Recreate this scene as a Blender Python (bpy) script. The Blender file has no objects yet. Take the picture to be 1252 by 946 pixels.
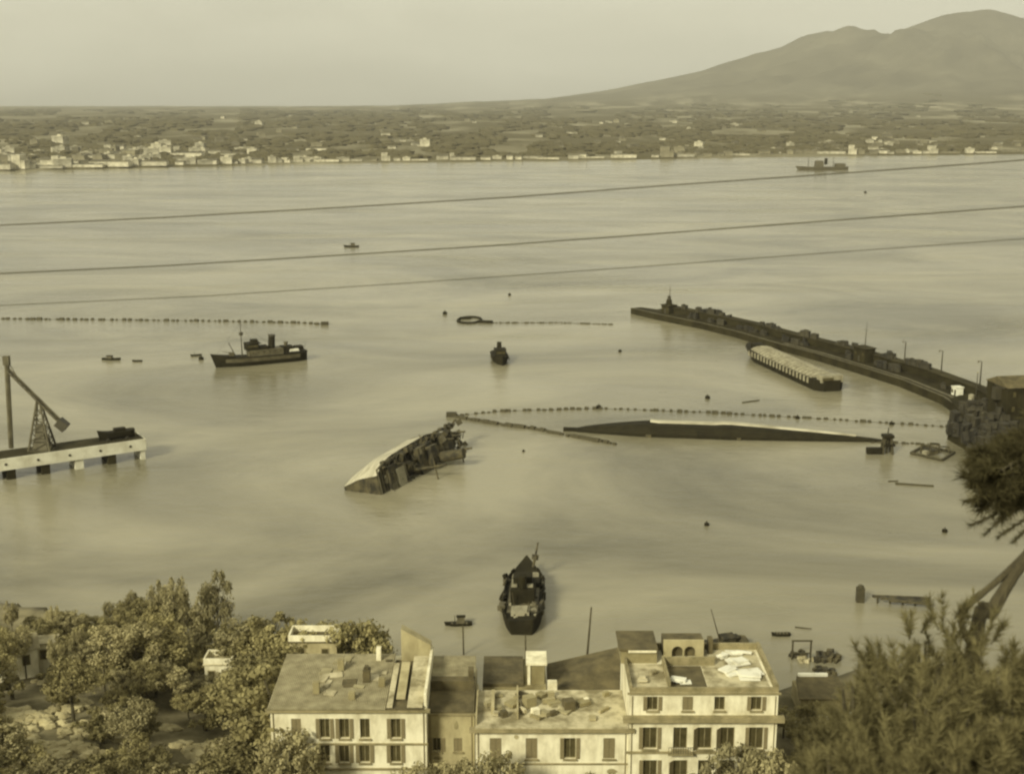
import bpy, math, random
from math import radians as R, sin, cos, tan, atan, atan2, pi, sqrt
from mathutils import Vector, Matrix, noise
random.seed(7)
scene = bpy.context.scene
col = scene.collection

# ------------------------------------------------------------------ camera
CAMH = 95.0; F = 1511.0; PITCH = R(12.9); CX = 626.0; CY = 473.0
cd = bpy.data.cameras.new('camera'); cam = bpy.data.objects.new('camera', cd); col.objects.link(cam)
cam.location = (0, 0, CAMH); cam.rotation_euler = (pi/2 - PITCH, 0, 0)
cd.lens = 36.0*F/1252.0; cd.sensor_width = 36; cd.clip_start = 0.5; cd.clip_end = 80000
cd.dof.use_dof = True; cd.dof.focus_distance = 400; cd.dof.aperture_fstop = 1.25
scene.camera = cam

# ------------------------------------------------------------------ world, sun, exposure
SUN = Vector((-0.50, -0.72, 0.52)).normalized()
w = bpy.data.worlds.new("World"); scene.world = w; w.use_nodes = True
nt = w.node_tree; nt.nodes.clear()
sky = nt.nodes.new('ShaderNodeTexSky'); sky.sky_type = 'NISHITA'; sky.sun_disc = False
sky.sun_elevation = math.asin(SUN.z); sky.sun_rotation = atan2(SUN.x, SUN.y); sky.dust_density = 1.6; sky.air_density = 1.6; sky.altitude = 50
bw = nt.nodes.new('ShaderNodeRGBToBW'); mx = nt.nodes.new('ShaderNodeMix'); mx.data_type = 'RGBA'; mx.blend_type = 'MULTIPLY'
mx.inputs[0].default_value = 1.0; mx.inputs[7].default_value = (1.0, 0.98, 0.78, 1)
bg = nt.nodes.new('ShaderNodeBackground'); bg.inputs[1].default_value = 0.13; wo = nt.nodes.new('ShaderNodeOutputWorld')
nt.links.new(sky.outputs[0], bw.inputs[0]); pw = nt.nodes.new('ShaderNodeMath'); pw.operation = 'POWER'; pw.inputs[1].default_value = .35; ml = nt.nodes.new('ShaderNodeMath'); ml.operation = 'MULTIPLY'; ml.inputs[1].default_value = 1.30   # overcast: evened-out sky
nt.links.new(bw.outputs[0], pw.inputs[0]); nt.links.new(pw.outputs[0], ml.inputs[0]); ctc = nt.nodes.new('ShaderNodeTexCoord'); cmp_ = nt.nodes.new('ShaderNodeMapping'); cmp_.inputs[3].default_value = (2.2, 2.2, 9.0); cn = nt.nodes.new('ShaderNodeTexNoise'); cn.inputs['Scale'].default_value = 2.0; cn.inputs['Detail'].default_value = 8; cn.inputs['Distortion'].default_value = .8
crm = nt.nodes.new('ShaderNodeMapRange'); crm.inputs[1].default_value = .3; crm.inputs[2].default_value = .7; crm.inputs[3].default_value = .92; crm.inputs[4].default_value = 1.10; cml = nt.nodes.new('ShaderNodeMath'); cml.operation = 'MULTIPLY'
nt.links.new(ctc.outputs['Generated'], cmp_.inputs[0]); nt.links.new(cmp_.outputs[0], cn.inputs[0]); nt.links.new(cn.outputs[0], crm.inputs[0]); nt.links.new(crm.outputs[0], cml.inputs[0]); nt.links.new(ml.outputs[0], cml.inputs[1]); nt.links.new(cml.outputs[0], mx.inputs[6]); nt.links.new(mx.outputs[2], bg.inputs[0]); nt.links.new(bg.outputs[0], wo.inputs[0])
sl = bpy.data.lights.new('sun', 'SUN'); sl.energy = 1.5; sl.angle = R(12); sl.color = (1.0, 0.95, 0.72)
so = bpy.data.objects.new('sun', sl); col.objects.link(so); so.rotation_euler = SUN.to_track_quat('Z', 'Y').to_euler()
scene.view_settings.view_transform = 'Standard'; scene.view_settings.look = 'None'
scene.view_settings.exposure = 1.47; scene.view_settings.gamma = 1.0
scene.cycles.filter_width = 2.4

# ------------------------------------------------------------------ pixel -> ground point helpers
def P(px, py, z=0.0):
    """point at height z seen at photo pixel px,py (surveying the photograph)"""
    a = (px-CX)/F; b = (py-CY)/F
    d = Vector((a, cos(PITCH)-b*sin(PITCH), -sin(PITCH)-b*cos(PITCH)))
    t = (z-CAMH)/d.z
    return Vector((d.x*t, d.y*t, z))
def Q(px, py, Y):
    """point in the vertical plane at distance Y"""
    a = (px-CX)/F; b = (py-CY)/F
    d = Vector((a, cos(PITCH)-b*sin(PITCH), -sin(PITCH)-b*cos(PITCH)))
    t = Y/d.y
    return Vector((d.x*t, Y, CAMH+d.z*t))
def lerp(a, b, t): return a+(b-a)*t
def interp(pts, x):
    if x <= pts[0][0]: return pts[0][1]
    for (x0, y0), (x1, y1) in zip(pts, pts[1:]):
        if x <= x1: return y0+(y1-y0)*(x-x0)/(x1-x0)
    return pts[-1][1]
def sstep(a, b, x):
    t = max(0, min(1, (x-a)/(b-a))); return t*t*(3-2*t)

# ------------------------------------------------------------------ materials
def mat(name, c1, c2=None, scale=1.0, rough=0.8, detail=6, bump=0.0, stretch=(1,1,1), lo=.35, hi=.65, objrand=0.0, metal=0.0, bscale=None, spec=None):
    m = bpy.data.materials.new(name); m.use_nodes = True; n = m.node_tree.nodes; l = m.node_tree.links
    b = n['Principled BSDF']; b.inputs['Roughness'].default_value = rough; b.inputs['Metallic'].default_value = metal
    if spec is not None: b.inputs['Specular IOR Level'].default_value = spec
    c2 = c2 or tuple(x*0.7 for x in c1)
    tc = n.new('ShaderNodeTexCoord'); mp = n.new('ShaderNodeMapping'); mp.inputs[3].default_value = stretch
    l.new(tc.outputs['Object'], mp.inputs[0])
    nz = n.new('ShaderNodeTexNoise'); nz.inputs['Scale'].default_value = scale; nz.inputs['Detail'].default_value = detail; nz.inputs['Roughness'].default_value = 0.62
    l.new(mp.outputs[0], nz.inputs[0])
    cr = n.new('ShaderNodeValToRGB'); cr.color_ramp.elements[0].position = lo; cr.color_ramp.elements[1].position = hi
    cr.color_ramp.elements[0].color = (*c2, 1); cr.color_ramp.elements[1].color = (*c1, 1)
    l.new(nz.outputs[0], cr.inputs[0])
    out = cr.outputs[0]
    if objrand > 0:
        oi = n.new('ShaderNodeObjectInfo'); mr = n.new('ShaderNodeMapRange'); mr.inputs[3].default_value = 1-objrand; mr.inputs[4].default_value = 1+objrand
        l.new(oi.outputs['Random'], mr.inputs[0]); hs = n.new('ShaderNodeHueSaturation'); l.new(mr.outputs[0], hs.inputs['Value']); l.new(out, hs.inputs['Color']); out = hs.outputs[0]
    l.new(out, b.inputs['Base Color'])
    if bump > 0:
        n2 = n.new('ShaderNodeTexNoise'); n2.inputs['Scale'].default_value = bscale or scale*4; n2.inputs['Detail'].default_value = 5
        l.new(mp.outputs[0], n2.inputs[0]); bp = n.new('ShaderNodeBump'); bp.inputs['Strength'].default_value = bump; bp.inputs['Distance'].default_value = 0.1
        l.new(n2.outputs[0], bp.inputs['Height']); l.new(bp.outputs[0], b.inputs['Normal'])
    return m
M = {}
M['hull_dark'] = mat('dark_hull_paint', (.026,.022,.009), (.012,.010,.004), .35, .8, bump=.3, spec=.15, lo=.3, hi=.7)
M['hull_mid'] = mat('grey_hull_paint', (.12,.105,.055), (.06,.05,.024), .5, .7, bump=.3)
M['hull_light'] = mat('pale_hull_plating', (.30,.275,.18), (.15,.13,.075), .25, .7, bump=.3, stretch=(1,3,1), lo=.3, hi=.6)
M['plates'] = mat('pale_plating', (.50,.465,.33), (.26,.235,.15), .3, .7, bump=.5, stretch=(.4,2,1), lo=.35, hi=.6, detail=8)  # paler tone for the upward-facing hull surfaces
M['deck'] = mat('weathered_deck', (.14,.12,.065), (.06,.05,.024), .6, .85, bump=.3)
M['white'] = mat('white_paint_worn', (.72,.70,.56), (.45,.42,.30), .5, .8, lo=.25, hi=.5)
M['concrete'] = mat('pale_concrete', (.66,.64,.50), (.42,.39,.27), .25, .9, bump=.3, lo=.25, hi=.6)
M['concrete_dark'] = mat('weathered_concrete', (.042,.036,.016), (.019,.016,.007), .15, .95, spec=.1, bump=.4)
M['mole_top'] = mat('mole_paving', (.06,.052,.026), (.026,.022,.01), .12, .95, spec=.1, bump=.3)
M['steel'] = mat('dark_steel', (.05,.042,.02), (.035,.03,.015), .8, .6)
M['cratewood'] = mat('crate_wood', (.042,.036,.018), (.018,.015,.007), .4, .9, objrand=.4)
M['float'] = mat('float_wood', (.06,.05,.022), (.035,.03,.012), 1, .9)
M['wire'] = mat('wire_rubber', (.07,.062,.03), None, 1, .8)
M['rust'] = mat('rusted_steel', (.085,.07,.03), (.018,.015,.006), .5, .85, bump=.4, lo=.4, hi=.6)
M['plaster'] = mat('pale_plaster', (.80,.75,.53), (.46,.41,.25), .6, .9, bump=.3, stretch=(1,1,.45), lo=.3, hi=.6, detail=9)
M['plaster2'] = mat('buff_plaster', (.44,.385,.21), (.24,.20,.095), .4, .9, bump=.2, stretch=(1,1,.5), lo=.3, hi=.62, detail=9)
M['plaster3'] = mat('dull_plaster', (.30,.26,.13), (.17,.14,.06), .3, .9, bump=.2)
M['cornice'] = mat('stone_cornice', (.32,.27,.14), (.17,.145,.066), .6, .9)
M['roof'] = mat('worn_roof_covering', (.34,.30,.165), (.17,.145,.07), .5, .95, bump=.4, lo=.3, hi=.65)
M['roof_pale'] = mat('pale_roof_screed', (.52,.465,.29), (.20,.17,.085), .35, .95, bump=.4, lo=.38, hi=.58)
M['roof_dark'] = mat('dark_roof_felt', (.13,.105,.046), (.06,.049,.02), .5, .95, bump=.3)
M['shutter'] = mat('window_shutter', (.24,.20,.10), (.15,.12,.055), 3, .7, stretch=(1,1,8))
M['pane'] = mat('window_glass', (.09,.076,.035), (.05,.042,.018), 1, .15)
M['leaf'] = mat('olive_foliage', (.33,.29,.135), (.17,.145,.062), .35, .85, lo=.35, hi=.65, objrand=.25, spec=.15)
M['leaf2'] = mat('grey_foliage', (.40,.355,.19), (.22,.19,.09), .4, .85, objrand=.25, spec=.15)
M['pine'] = mat('pine_needles', (.075,.065,.028), (.034,.029,.012), 2.5, .85, objrand=.2, spec=.15)
M['shrub_pine'] = mat('shrub_needles', (.20,.175,.08), (.12,.104,.046), 1.5, .85, objrand=.2, spec=.15)  # separate, paler needle colour for the shrubs
M['bark'] = mat('bark', (.09,.075,.035), (.045,.037,.017), 4, .95, bump=.6, stretch=(1,1,.3))
M['town1'] = mat('far_town_pale', (.56,.52,.38), (.24,.22,.145), .12, .9, objrand=.25)
M['town2'] = mat('far_town_dull', (.24,.215,.135), (.14,.125,.073), .12, .9, objrand=.25)
M['townroof'] = mat('far_town_roof', (.16,.14,.085), (.09,.08,.045), .05, .9, objrand=.3)
M['farwood'] = mat('far_wood', (.12,.105,.055), (.08,.069,.034), .01, .95, spec=.1)
M['tiles'] = mat('worn_roof_tiles', (.42,.37,.215), (.20,.17,.085), .55, .95, bump=.3, lo=.3, hi=.65, detail=9)
_m = M['tiles'].node_tree; _w = _m.nodes.new('ShaderNodeTexWave'); _w.inputs['Scale'].default_value = 1.3; _w.bands_direction = 'X'; _w.inputs['Distortion'].default_value = .6
_t = _m.nodes.new('ShaderNodeTexCoord'); _m.links.new(_t.outputs['Object'], _w.inputs[0]); _b = _m.nodes.new('ShaderNodeBump'); _b.inputs['Strength'].default_value = .9; _b.inputs['Distance'].default_value = .15
_m.links.new(_w.outputs['Fac'], _b.inputs['Height']); _m.links.new(_b.outputs[0], _m.nodes['Principled BSDF'].inputs['Normal'])
M['cloth'] = mat('pale_canvas', (.72,.68,.5), (.5,.46,.3), 1, .9)

# ------------------------------------------------------------------ mesh builder
for _k in ('leaf','leaf2','pine','shrub_pine'):   # light passes through leaves
    _n = M[_k].node_tree; _p = _n.nodes['Principled BSDF']; _o = [x for x in _n.nodes if x.type == 'OUTPUT_MATERIAL'][0]
    _tr = _n.nodes.new('ShaderNodeBsdfTranslucent'); _ms = _n.nodes.new('ShaderNodeMixShader'); _ms.inputs[0].default_value = .22
    _n.links.new(_p.inputs['Base Color'].links[0].from_socket, _tr.inputs[0]); _n.links.new(_p.outputs[0], _ms.inputs[1]); _n.links.new(_tr.outputs[0], _ms.inputs[2]); _n.links.new(_ms.outputs[0], _o.inputs[0])
class MB:
    def __init__(s): s.v = []; s.f = []; s.m = []; s.cur = 0
    def add(s, vs, fs):
        o = len(s.v); s.v += [tuple(v) for v in vs]; s.f += [tuple(i+o for i in f) for f in fs]; s.m += [s.cur]*len(fs)
    def box(s, c, d, rz=0, rot=None, taper=1.0):
        hx, hy, hz = d[0]/2, d[1]/2, d[2]/2; vs = []
        for z, t in ((-hz, 1), (hz, taper)):
            for x, y in ((-hx,-hy),(hx,-hy),(hx,hy),(-hx,hy)): vs.append(Vector((x*t, y*t, z)))
        mt = rot if rot is not None else Matrix.Rotation(rz, 3, 'Z')
        c = Vector(c); s.add([mt @ v + c for v in vs], [(0,3,2,1),(4,5,6,7),(0,1,5,4),(1,2,6,5),(2,3,7,6),(3,0,4,7)])
    def bx(s, x0, x1, y0, y1, z0, z1): s.box(((x0+x1)/2,(y0+y1)/2,(z0+z1)/2), (x1-x0,y1-y0,z1-z0))
    def tube(s, p0, p1, r0, r1=None, n=8):
        r1 = r0 if r1 is None else r1; p0 = Vector(p0); p1 = Vector(p1); d = (p1-p0)
        if d.length < 1e-6: return
        q = d.to_track_quat('Z', 'Y'); vs = []
        for p, r in ((p0, r0), (p1, r1)):
            for i in range(n): vs.append(p + q @ Vector((r*cos(2*pi*i/n), r*sin(2*pi*i/n), 0)))
        s.add(vs, [(i, (i+1) % n, n+(i+1) % n, n+i) for i in range(n)] + [tuple(range(n))[::-1], tuple(range(n, 2*n))])
    def path(s, pts, rs, n=7):
        for i in range(len(pts)-1): s.tube(pts[i], pts[i+1], rs[i], rs[i+1], n)
    def prism(s, poly, z0, z1):
        n = len(poly)
        vs = [(p[0], p[1], z0) for p in poly]+[(p[0], p[1], z1) for p in poly]
        s.add(vs, [(i, (i+1) % n, n+(i+1) % n, n+i) for i in range(n)]+[tuple(range(n))[::-1], tuple(range(n, 2*n))])
    def blob(s, c, r, seg=8, rings=5, jit=.15, sq=(1,1,1)):
        vs = []; fs = []; c = Vector(c)
        for j in range(rings+1):
            th = pi*j/rings
            for i in range(seg):
                k = r*(1+random.uniform(-jit, jit)) if 0 < j < rings else r
                vs.append(c+Vector((k*sin(th)*cos(2*pi*i/seg)*sq[0], k*sin(th)*sin(2*pi*i/seg)*sq[1], k*cos(th)*sq[2])))
        for j in range(rings):
            for i in range(seg):
                a = j*seg+i; b = j*seg+(i+1) % seg; fs.append((a, a+seg, b+seg, b))
        s.add(vs, fs)
    def loft(s, rings, cap=True):
        n = len(rings[0]); vs = [v for r in rings for v in r]; fs = []
        for j in range(len(rings)-1):
            for i in range(n):
                a = j*n+i; b = j*n+(i+1) % n; fs.append((a, b, b+n, a+n))
        if cap: fs += [tuple(range(n))[::-1], tuple(range((len(rings)-1)*n, len(rings)*n))]
        s.add(vs, fs)
    def build(s, name, mats, parent=None, smooth=False, loc=None, rot=None):
        me = bpy.data.meshes.new(name); me.from_pydata(s.v, [], s.f)
        mats = mats if isinstance(mats, (list, tuple)) else [mats]
        for m in mats: me.materials.append(m)
        if len(mats) > 1: me.polygons.foreach_set('material_index', s.m)
        if smooth: me.polygons.foreach_set('use_smooth', [True]*len(s.f))
        me.validate(); me.update()
        o = bpy.data.objects.new(name, me); col.objects.link(o)
        if parent is not None: o.parent = parent
        if loc is not None: o.location = loc
        if rot is not None: o.rotation_euler = rot
        return o
def tag(o, label=None, cat=None, group=None, kind=None):
    if label: o['label'] = label
    if cat: o['category'] = cat
    if group: o['group'] = group
    if kind: o['kind'] = kind
    return o
def thing(name, label, cat, loc=(0,0,0), rz=0, group=None, tilt=None):
    o = bpy.data.objects.new(name, None); col.objects.link(o); o.location = loc
    o.rotation_euler = (0, 0, rz) if tilt is None else (tilt[0], tilt[1], rz); o.empty_display_size = .5
    return tag(o, label, cat, group)
KIDS = {}
def copy_tree(o, parent=None):
    c = o.copy(); col.objects.link(c)
    if parent is not None: c.parent = parent
    for ch in [x for x in o.children]: copy_tree(ch, c)
    return c

# ------------------------------------------------------------------ SETTING: sea
sea_m = bpy.data.materials.new('harbour_water'); sea_m.use_nodes = True
n = sea_m.node_tree.nodes; l = sea_m.node_tree.links; b = n['Principled BSDF']
b.inputs['IOR'].default_value = 1.33
tc = n.new('ShaderNodeTexCoord')
def noise_node(scale, det, st, dist=0.0, rot=0.0):
    mp = n.new('ShaderNodeMapping'); mp.inputs[3].default_value = st; mp.inputs[2].default_value = (0, 0, rot); l.new(tc.outputs['Object'], mp.inputs[0])
    z = n.new('ShaderNodeTexNoise'); z.inputs['Scale'].default_value = scale; z.inputs['Detail'].default_value = det; z.inputs['Distortion'].default_value = dist; z.inputs['Roughness'].default_value = .6
    l.new(mp.outputs[0], z.inputs[0]); return z.outputs[0]
big = noise_node(.010, 9, (.6, 1.0, 1), 1.2, .2)
cr = n.new('ShaderNodeValToRGB'); cr.color_ramp.elements[0].position = .34; cr.color_ramp.elements[1].position = .64
cr.color_ramp.elements[0].color = (.12, .109, .065, 1); cr.color_ramp.elements[1].color = (.29, .265, .175, 1)  # pale blotches of water sheen put into the base colour
l.new(big, cr.inputs[0]); l.new(cr.outputs[0], b.inputs['Base Color'])
mr = n.new('ShaderNodeMapRange'); mr.inputs[1].default_value = .3; mr.inputs[2].default_value = .7; mr.inputs[3].default_value = .07; mr.inputs[4].default_value = .30
l.new(noise_node(.012, 4, (.35, 1.5, 1), .8, .25), mr.inputs[0]); l.new(mr.outputs[0], b.inputs['Roughness'])
b1 = n.new('ShaderNodeBump'); b1.inputs['Strength'].default_value = .35; b1.inputs['Distance'].default_value = .5; l.new(noise_node(.35, 4, (.5, 1, 1), .3, .3), b1.inputs['Height'])
b2 = n.new('ShaderNodeBump'); b2.inputs['Strength'].default_value = .16; b2.inputs['Distance'].default_value = 2.0; l.new(noise_node(.05, 4, (.4, 1, 1), .6, .2), b2.inputs['Height'])
b3 = n.new('ShaderNodeBump'); b3.inputs['Strength'].default_value = .4; b3.inputs['Distance'].default_value = .12; l.new(noise_node(1.6, 3, (.6, 1, 1), .2, .3), b3.inputs['Height']); l.new(b3.outputs[0], b1.inputs['Normal']); l.new(b1.outputs[0], b2.inputs['Normal']); l.new(b2.outputs[0], b.inputs['Normal'])
mb = MB(); mb.add([(-20000,-400,0),(20000,-400,0),(20000,19800,0),(-20000,19800,0)], [(0,1,2,3)])
tag(mb.build('sea', sea_m), kind='structure')

# ------------------------------------------------------------------ SETTING: far plain and mountain
shore_px = [(-900,232),(-200,216),(0,210),(200,205),(420,200),(700,197),(900,193),(1050,191),(1252,189),(1700,186),(2400,180)]
shore_pts = [tuple(P(a, b_)[:2]) for a, b_ in shore_px]
def shoreY(X): return interp(shore_pts, X)
SC = P(1195, 14)  # direction only
VY = 16000.0; VC = Q(1190, 14, VY); VX = VC.x
leftprof = [(0,Q(1195,14,VY).z),(350,Q(1160,18,VY).z),(900,Q(1110,38,VY).z),(1180,Q(1085,48,VY).z),(1420,Q(1062,51,VY).z),(1560,Q(1048,46,VY).z),(1740,Q(1030,37,VY).z),(2060,Q(1000,43,VY).z),(2330,Q(975,57,VY).z),(2650,Q(945,66,VY).z),(3080,Q(905,78,VY).z),(3350,Q(880,88,VY).z),(3980,Q(820,101,VY).z),(4600,Q(760,112,VY).z),(5350,Q(690,122,VY).z),(6300,Q(600,128.5,VY).z),(9000,62)]
rightprof = [(0,Q(1195,14,VY).z),(300,Q(1225,20,VY).z),(600,Q(1252,22,VY).z),(1500,1000),(2500,740),(4000,430),(6000,180),(9000,62)]
frontprof = [(0,Q(1195,14,VY).z-5),(300,1215),(900,960),(1800,730),(3000,500),(4500,290),(6500,130),(8500,70),(11000,40)]
def farz(X, Y):
    d = Y-shoreY(X)
    if d < 0: return -3.0
    plain = 2.5+min(d, 12000)*0.0042+ (noise.noise(Vector((X/900, Y/900, 0)))*9+4)*sstep(300, 3000, d)
    dx = X-VX; dy = Y-VY; r = sqrt(dx*dx+dy*dy); a = atan2(dy, dx)
    wl = sstep(-.2, .75, -dx/(r+1)) if dy < 0 else sstep(-.9, .2, -dx/(r+1))
    wf = sstep(0.0, .8, -dy/(r+1)) * (1-.75*wl) if dy < 0 else 0
    h = lerp(interp(rightprof, r), interp(leftprof, r), wl); h = lerp(h, interp(frontprof, r), wf)
    k = sstep(150, 1500, r)*sstep(9000, 3000, r)
    h += k*(noise.noise(Vector((a*9, r/2500, 3)))*75 + noise.noise(Vector((X/500, Y/500, 5)))*28 + noise.noise(Vector((a*24, r/1200, 9)))*75)*sstep(-.05,.3,-dy/(r+1)+.02)
    t = sstep(11500, 5500, r)
    z = max(plain, lerp(plain, h, t))
    return z*sstep(0, 25, d)+.0
mb = MB(); ny = 250; nx = 300; vs = []
Y0 = 1500.0; Y1 = 19500.0
for j in range(ny+1):
    t = j/ny
    Y = Y0*(Y1/Y0)**t
    for i in range(nx+1):
        u = -1+2*i/nx; X = u*(0.75*Y+300)
        vs.append((X, Y, farz(X, Y)))
mb.add(vs, [(j*(nx+1)+i, j*(nx+1)+i+1, (j+1)*(nx+1)+i+1, (j+1)*(nx+1)+i) for j in range(ny) for i in range(nx)])
tm = bpy.data.materials.new('far_land'); tm.use_nodes = True; n = tm.node_tree.nodes; l = tm.node_tree.links; b = n['Principled BSDF']; b.inputs['Roughness'].default_value = 1; b.inputs['Specular IOR Level'].default_value = .05
tc = n.new('ShaderNodeTexCoord')
z1 = noise_node(.0035, 8, (1, .35, 1), .3); z2 = noise_node(.0011, 9, (1, .6, 1), 1.0)
c1 = n.new('ShaderNodeValToRGB'); e = c1.color_ramp.elements; e[0].position = .48; e[0].color = (.11,.096,.05,1); e[1].position = .68; e[1].color = (.34,.31,.21,1)
c2 = n.new('ShaderNodeValToRGB'); e = c2.color_ramp.elements; e[0].position = .35; e[0].color = (.105,.095,.062,1); e[1].position = .65; e[1].color = (.175,.16,.108,1)
l.new(z1, c1.inputs[0]); l.new(z2, c2.inputs[0])
sp = n.new('ShaderNodeSeparateXYZ'); l.new(tc.outputs['Object'], sp.inputs[0]); mr = n.new('ShaderNodeMapRange'); mr.inputs[1].default_value = 60; mr.inputs[2].default_value = 220; l.new(sp.outputs[2], mr.inputs[0])
mm = n.new('ShaderNodeMix'); mm.data_type = 'RGBA'; l.new(mr.outputs[0], mm.inputs[0]); l.new(c1.outputs[0], mm.inputs[6]); l.new(c2.outputs[0], mm.inputs[7]); l.new(mm.outputs[2], b.inputs['Base Color'])
tag(mb.build('mountain_terrain', tm, smooth=True), kind='structure')

# haze (the air between here and the mountain)
hm = bpy.data.materials.new('hazy_air'); hm.use_nodes = True; hn = hm.node_tree.nodes; hn.clear()
pv = hn.new('ShaderNodeVolumePrincipled'); pv.inputs['Color'].default_value = (.98,.96,.86,1); pv.inputs['Density'].default_value = 5.2e-5; pv.inputs['Anisotropy'].default_value = 0.2
ho = hn.new('ShaderNodeOutputMaterial'); hm.node_tree.links.new(pv.outputs[0], ho.inputs['Volume'])
mb = MB(); mb.bx(-20500, 20500, -450, 20000, -6, 1480); hz = mb.build('haze', hm); tag(hz, kind='stuff'); tag(hz, 'thin pale haze over the bay and the far shore', 'haze')

# far woods (dark vegetation between the far houses)
mb = MB()
for i in range(9000):
    px = random.uniform(-250, 1500); t = random.random()**1.2; py = lerp(interp(shore_px, px)-3, 141, t)
    if noise.noise(Vector((px/60, py/9, 1))) < -.12: continue
    p = P(px, py); s = lerp(9, 70, ((p.y-1700)/6500) if p.y < 8000 else 1)*random.uniform(.6, 1.3)
    z = farz(p.x, p.y); 
    mb.blob((p.x, p.y, z), 1, 6, 3, .25, (s*random.uniform(.5,1.0), s*.8, min(11, 4+s*.18)*random.uniform(.6,1.1)))
tag(mb.build('far_woodland', M['farwood']), 'dark woodland spread between the houses of the far plain', 'woodland', kind='stuff')

# ------------------------------------------------------------------ far town: individual houses
def town_mesh(kind):
    root = bpy.data.objects.new('far_house', None)
    mb = MB(); rf = MB()
    if kind == 0:   # block with stair head
        mb.bx(-9,9,-6,6,0,13); rf.bx(-9.4,9.4,-6.4,6.4,13.0,13.8); rf.bx(-3,3,-2,2,13.8,16.5)
    elif kind == 1: # gabled
        mb.bx(-8,8,-5,5,0,8); rf.add([(-8.6,-5.6,8),(8.6,-5.6,8),(8.6,5.6,8),(-8.6,5.6,8),(-8.6,0,11.2),(8.6,0,11.2)], [(0,1,5,4),(2,3,4,5),(0,4,3),(1,2,5),(0,3,2,1)])
    elif kind == 2: # tall block
        mb.bx(-7,7,-6,6,0,20); mb.bx(7,13,-5,5,0,12); rf.bx(-7.4,7.4,-6.4,6.4,20,20.9); rf.bx(7.4,13.3,-5.3,5.3,12,12.7)
    elif kind == 3: # long low warehouse
        mb.bx(-26,26,-8,8,0,7.5)
        for k in range(4):
            x = -26+13*k; rf.add([(x+.1,-8.4,7.5),(x+12.9,-8.4,7.5),(x+12.9,8.4,7.5),(x+.1,8.4,7.5),(x+6.5,-8.4,9.9),(x+6.5,8.4,9.9)], [(0,1,4),(2,3,5),(1,2,5,4),(3,0,4,5),(0,3,2,1)])
    elif kind == 4: # hipped villa
        mb.bx(-6,6,-6,6,0,9); rf.add([(-6.6,-6.6,9),(6.6,-6.6,9),(6.6,6.6,9),(-6.6,6.6,9),(-2,0,12),(2,0,12)], [(0,1,5,4),(2,3,4,5),(3,0,4),(1,2,5),(0,3,2,1)])
    return mb, rf
tparts = []
for k in range(5):
    a, r = town_mesh(k); oa = []
    for mname in ('town1', 'town2'):
        wall = a.build('wall', M[mname]); roof = r.build('roof', M['townroof'] if k in (1,3,4) else M[mname]); oa.append((wall, roof)); col.objects.unlink(wall); col.objects.unlink(roof)
    tparts.append(oa)
TL = {0:'flat roofed pale block in the town strip along the far shore',1:'small gabled house in the town strip along the far shore',2:'tall pale block standing above the far shoreline houses',3:'long low pale warehouse on the far waterfront',4:'hip roofed villa scattered among the dark trees of the far plain'}
TN = {0:'town_block',1:'gabled_house',2:'tower_block',3:'warehouse',4:'villa'}
def town(px, py, kind, mi=0, sc=1.0, inland=False, label=None):
    p = P(px, py, 2.5); p.y = max(p.y, shoreY(p.x)+30)
    e = thing(TN[kind], label or (TL[kind] if not inland else 'pale house scattered among the dark trees of the far plain'), 'house' if kind != 3 else 'warehouse', (p.x, p.y, farz(p.x, p.y)-.3), random.uniform(-.5,.5) if kind != 3 else random.uniform(-.12,.12), 'houses of the far shore town')
    sc *= (.95 if px < 330 else .78); e.scale = (sc*random.uniform(.7,1.4), sc, sc*random.uniform(.45,1.0))
    for src in tparts[kind][mi]:
        c = src.copy(); col.objects.link(c); c.parent = e
cnt = 0
def spx(px): return interp(shore_px, px)
x = -60
while x < 1300:                                   # waterfront row
    k = random.choice([0,0,1,3,3,2,1]) ; town(x, spx(x)-1.2-random.random()*2.5, k, 0 if (x < 800 and random.random() < .85) else random.choice([0,1]), random.uniform(.8,1.25)); cnt += 1
    x += {0:12,1:10,2:13,3:28}[k]*random.uniform(.7,1.4)
for i in range(85):                               # dense left town
    px = random.gauss(130, 110); town(px, spx(px)-random.uniform(4, 20), random.choice([0,0,2,1,3]), 0 if random.random() < .6 else 1, random.uniform(.8,1.3)); cnt += 1
for i in range(58):                               # right town at the mountain's foot
    px = random.uniform(830, 1290); town(px, spx(px)-random.uniform(3, 14), random.choice([0,1,1,4]), random.choice([0,1]), random.uniform(.8,1.3)); cnt += 1
for i in range(125):                               # scattered inland
    px = random.uniform(-30, 1290); py = lerp(spx(px)-12, 148, random.random()**1.3); town(px, py, random.choice([0,1,4,1]), random.choice([0,0,1]), random.uniform(.8,1.5), True); cnt += 1
# two stand-out buildings of the photo
for (px, py, sc) in ((155,199,1.5),(186,201,1.5)):
    pass
print('town', cnt)

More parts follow.
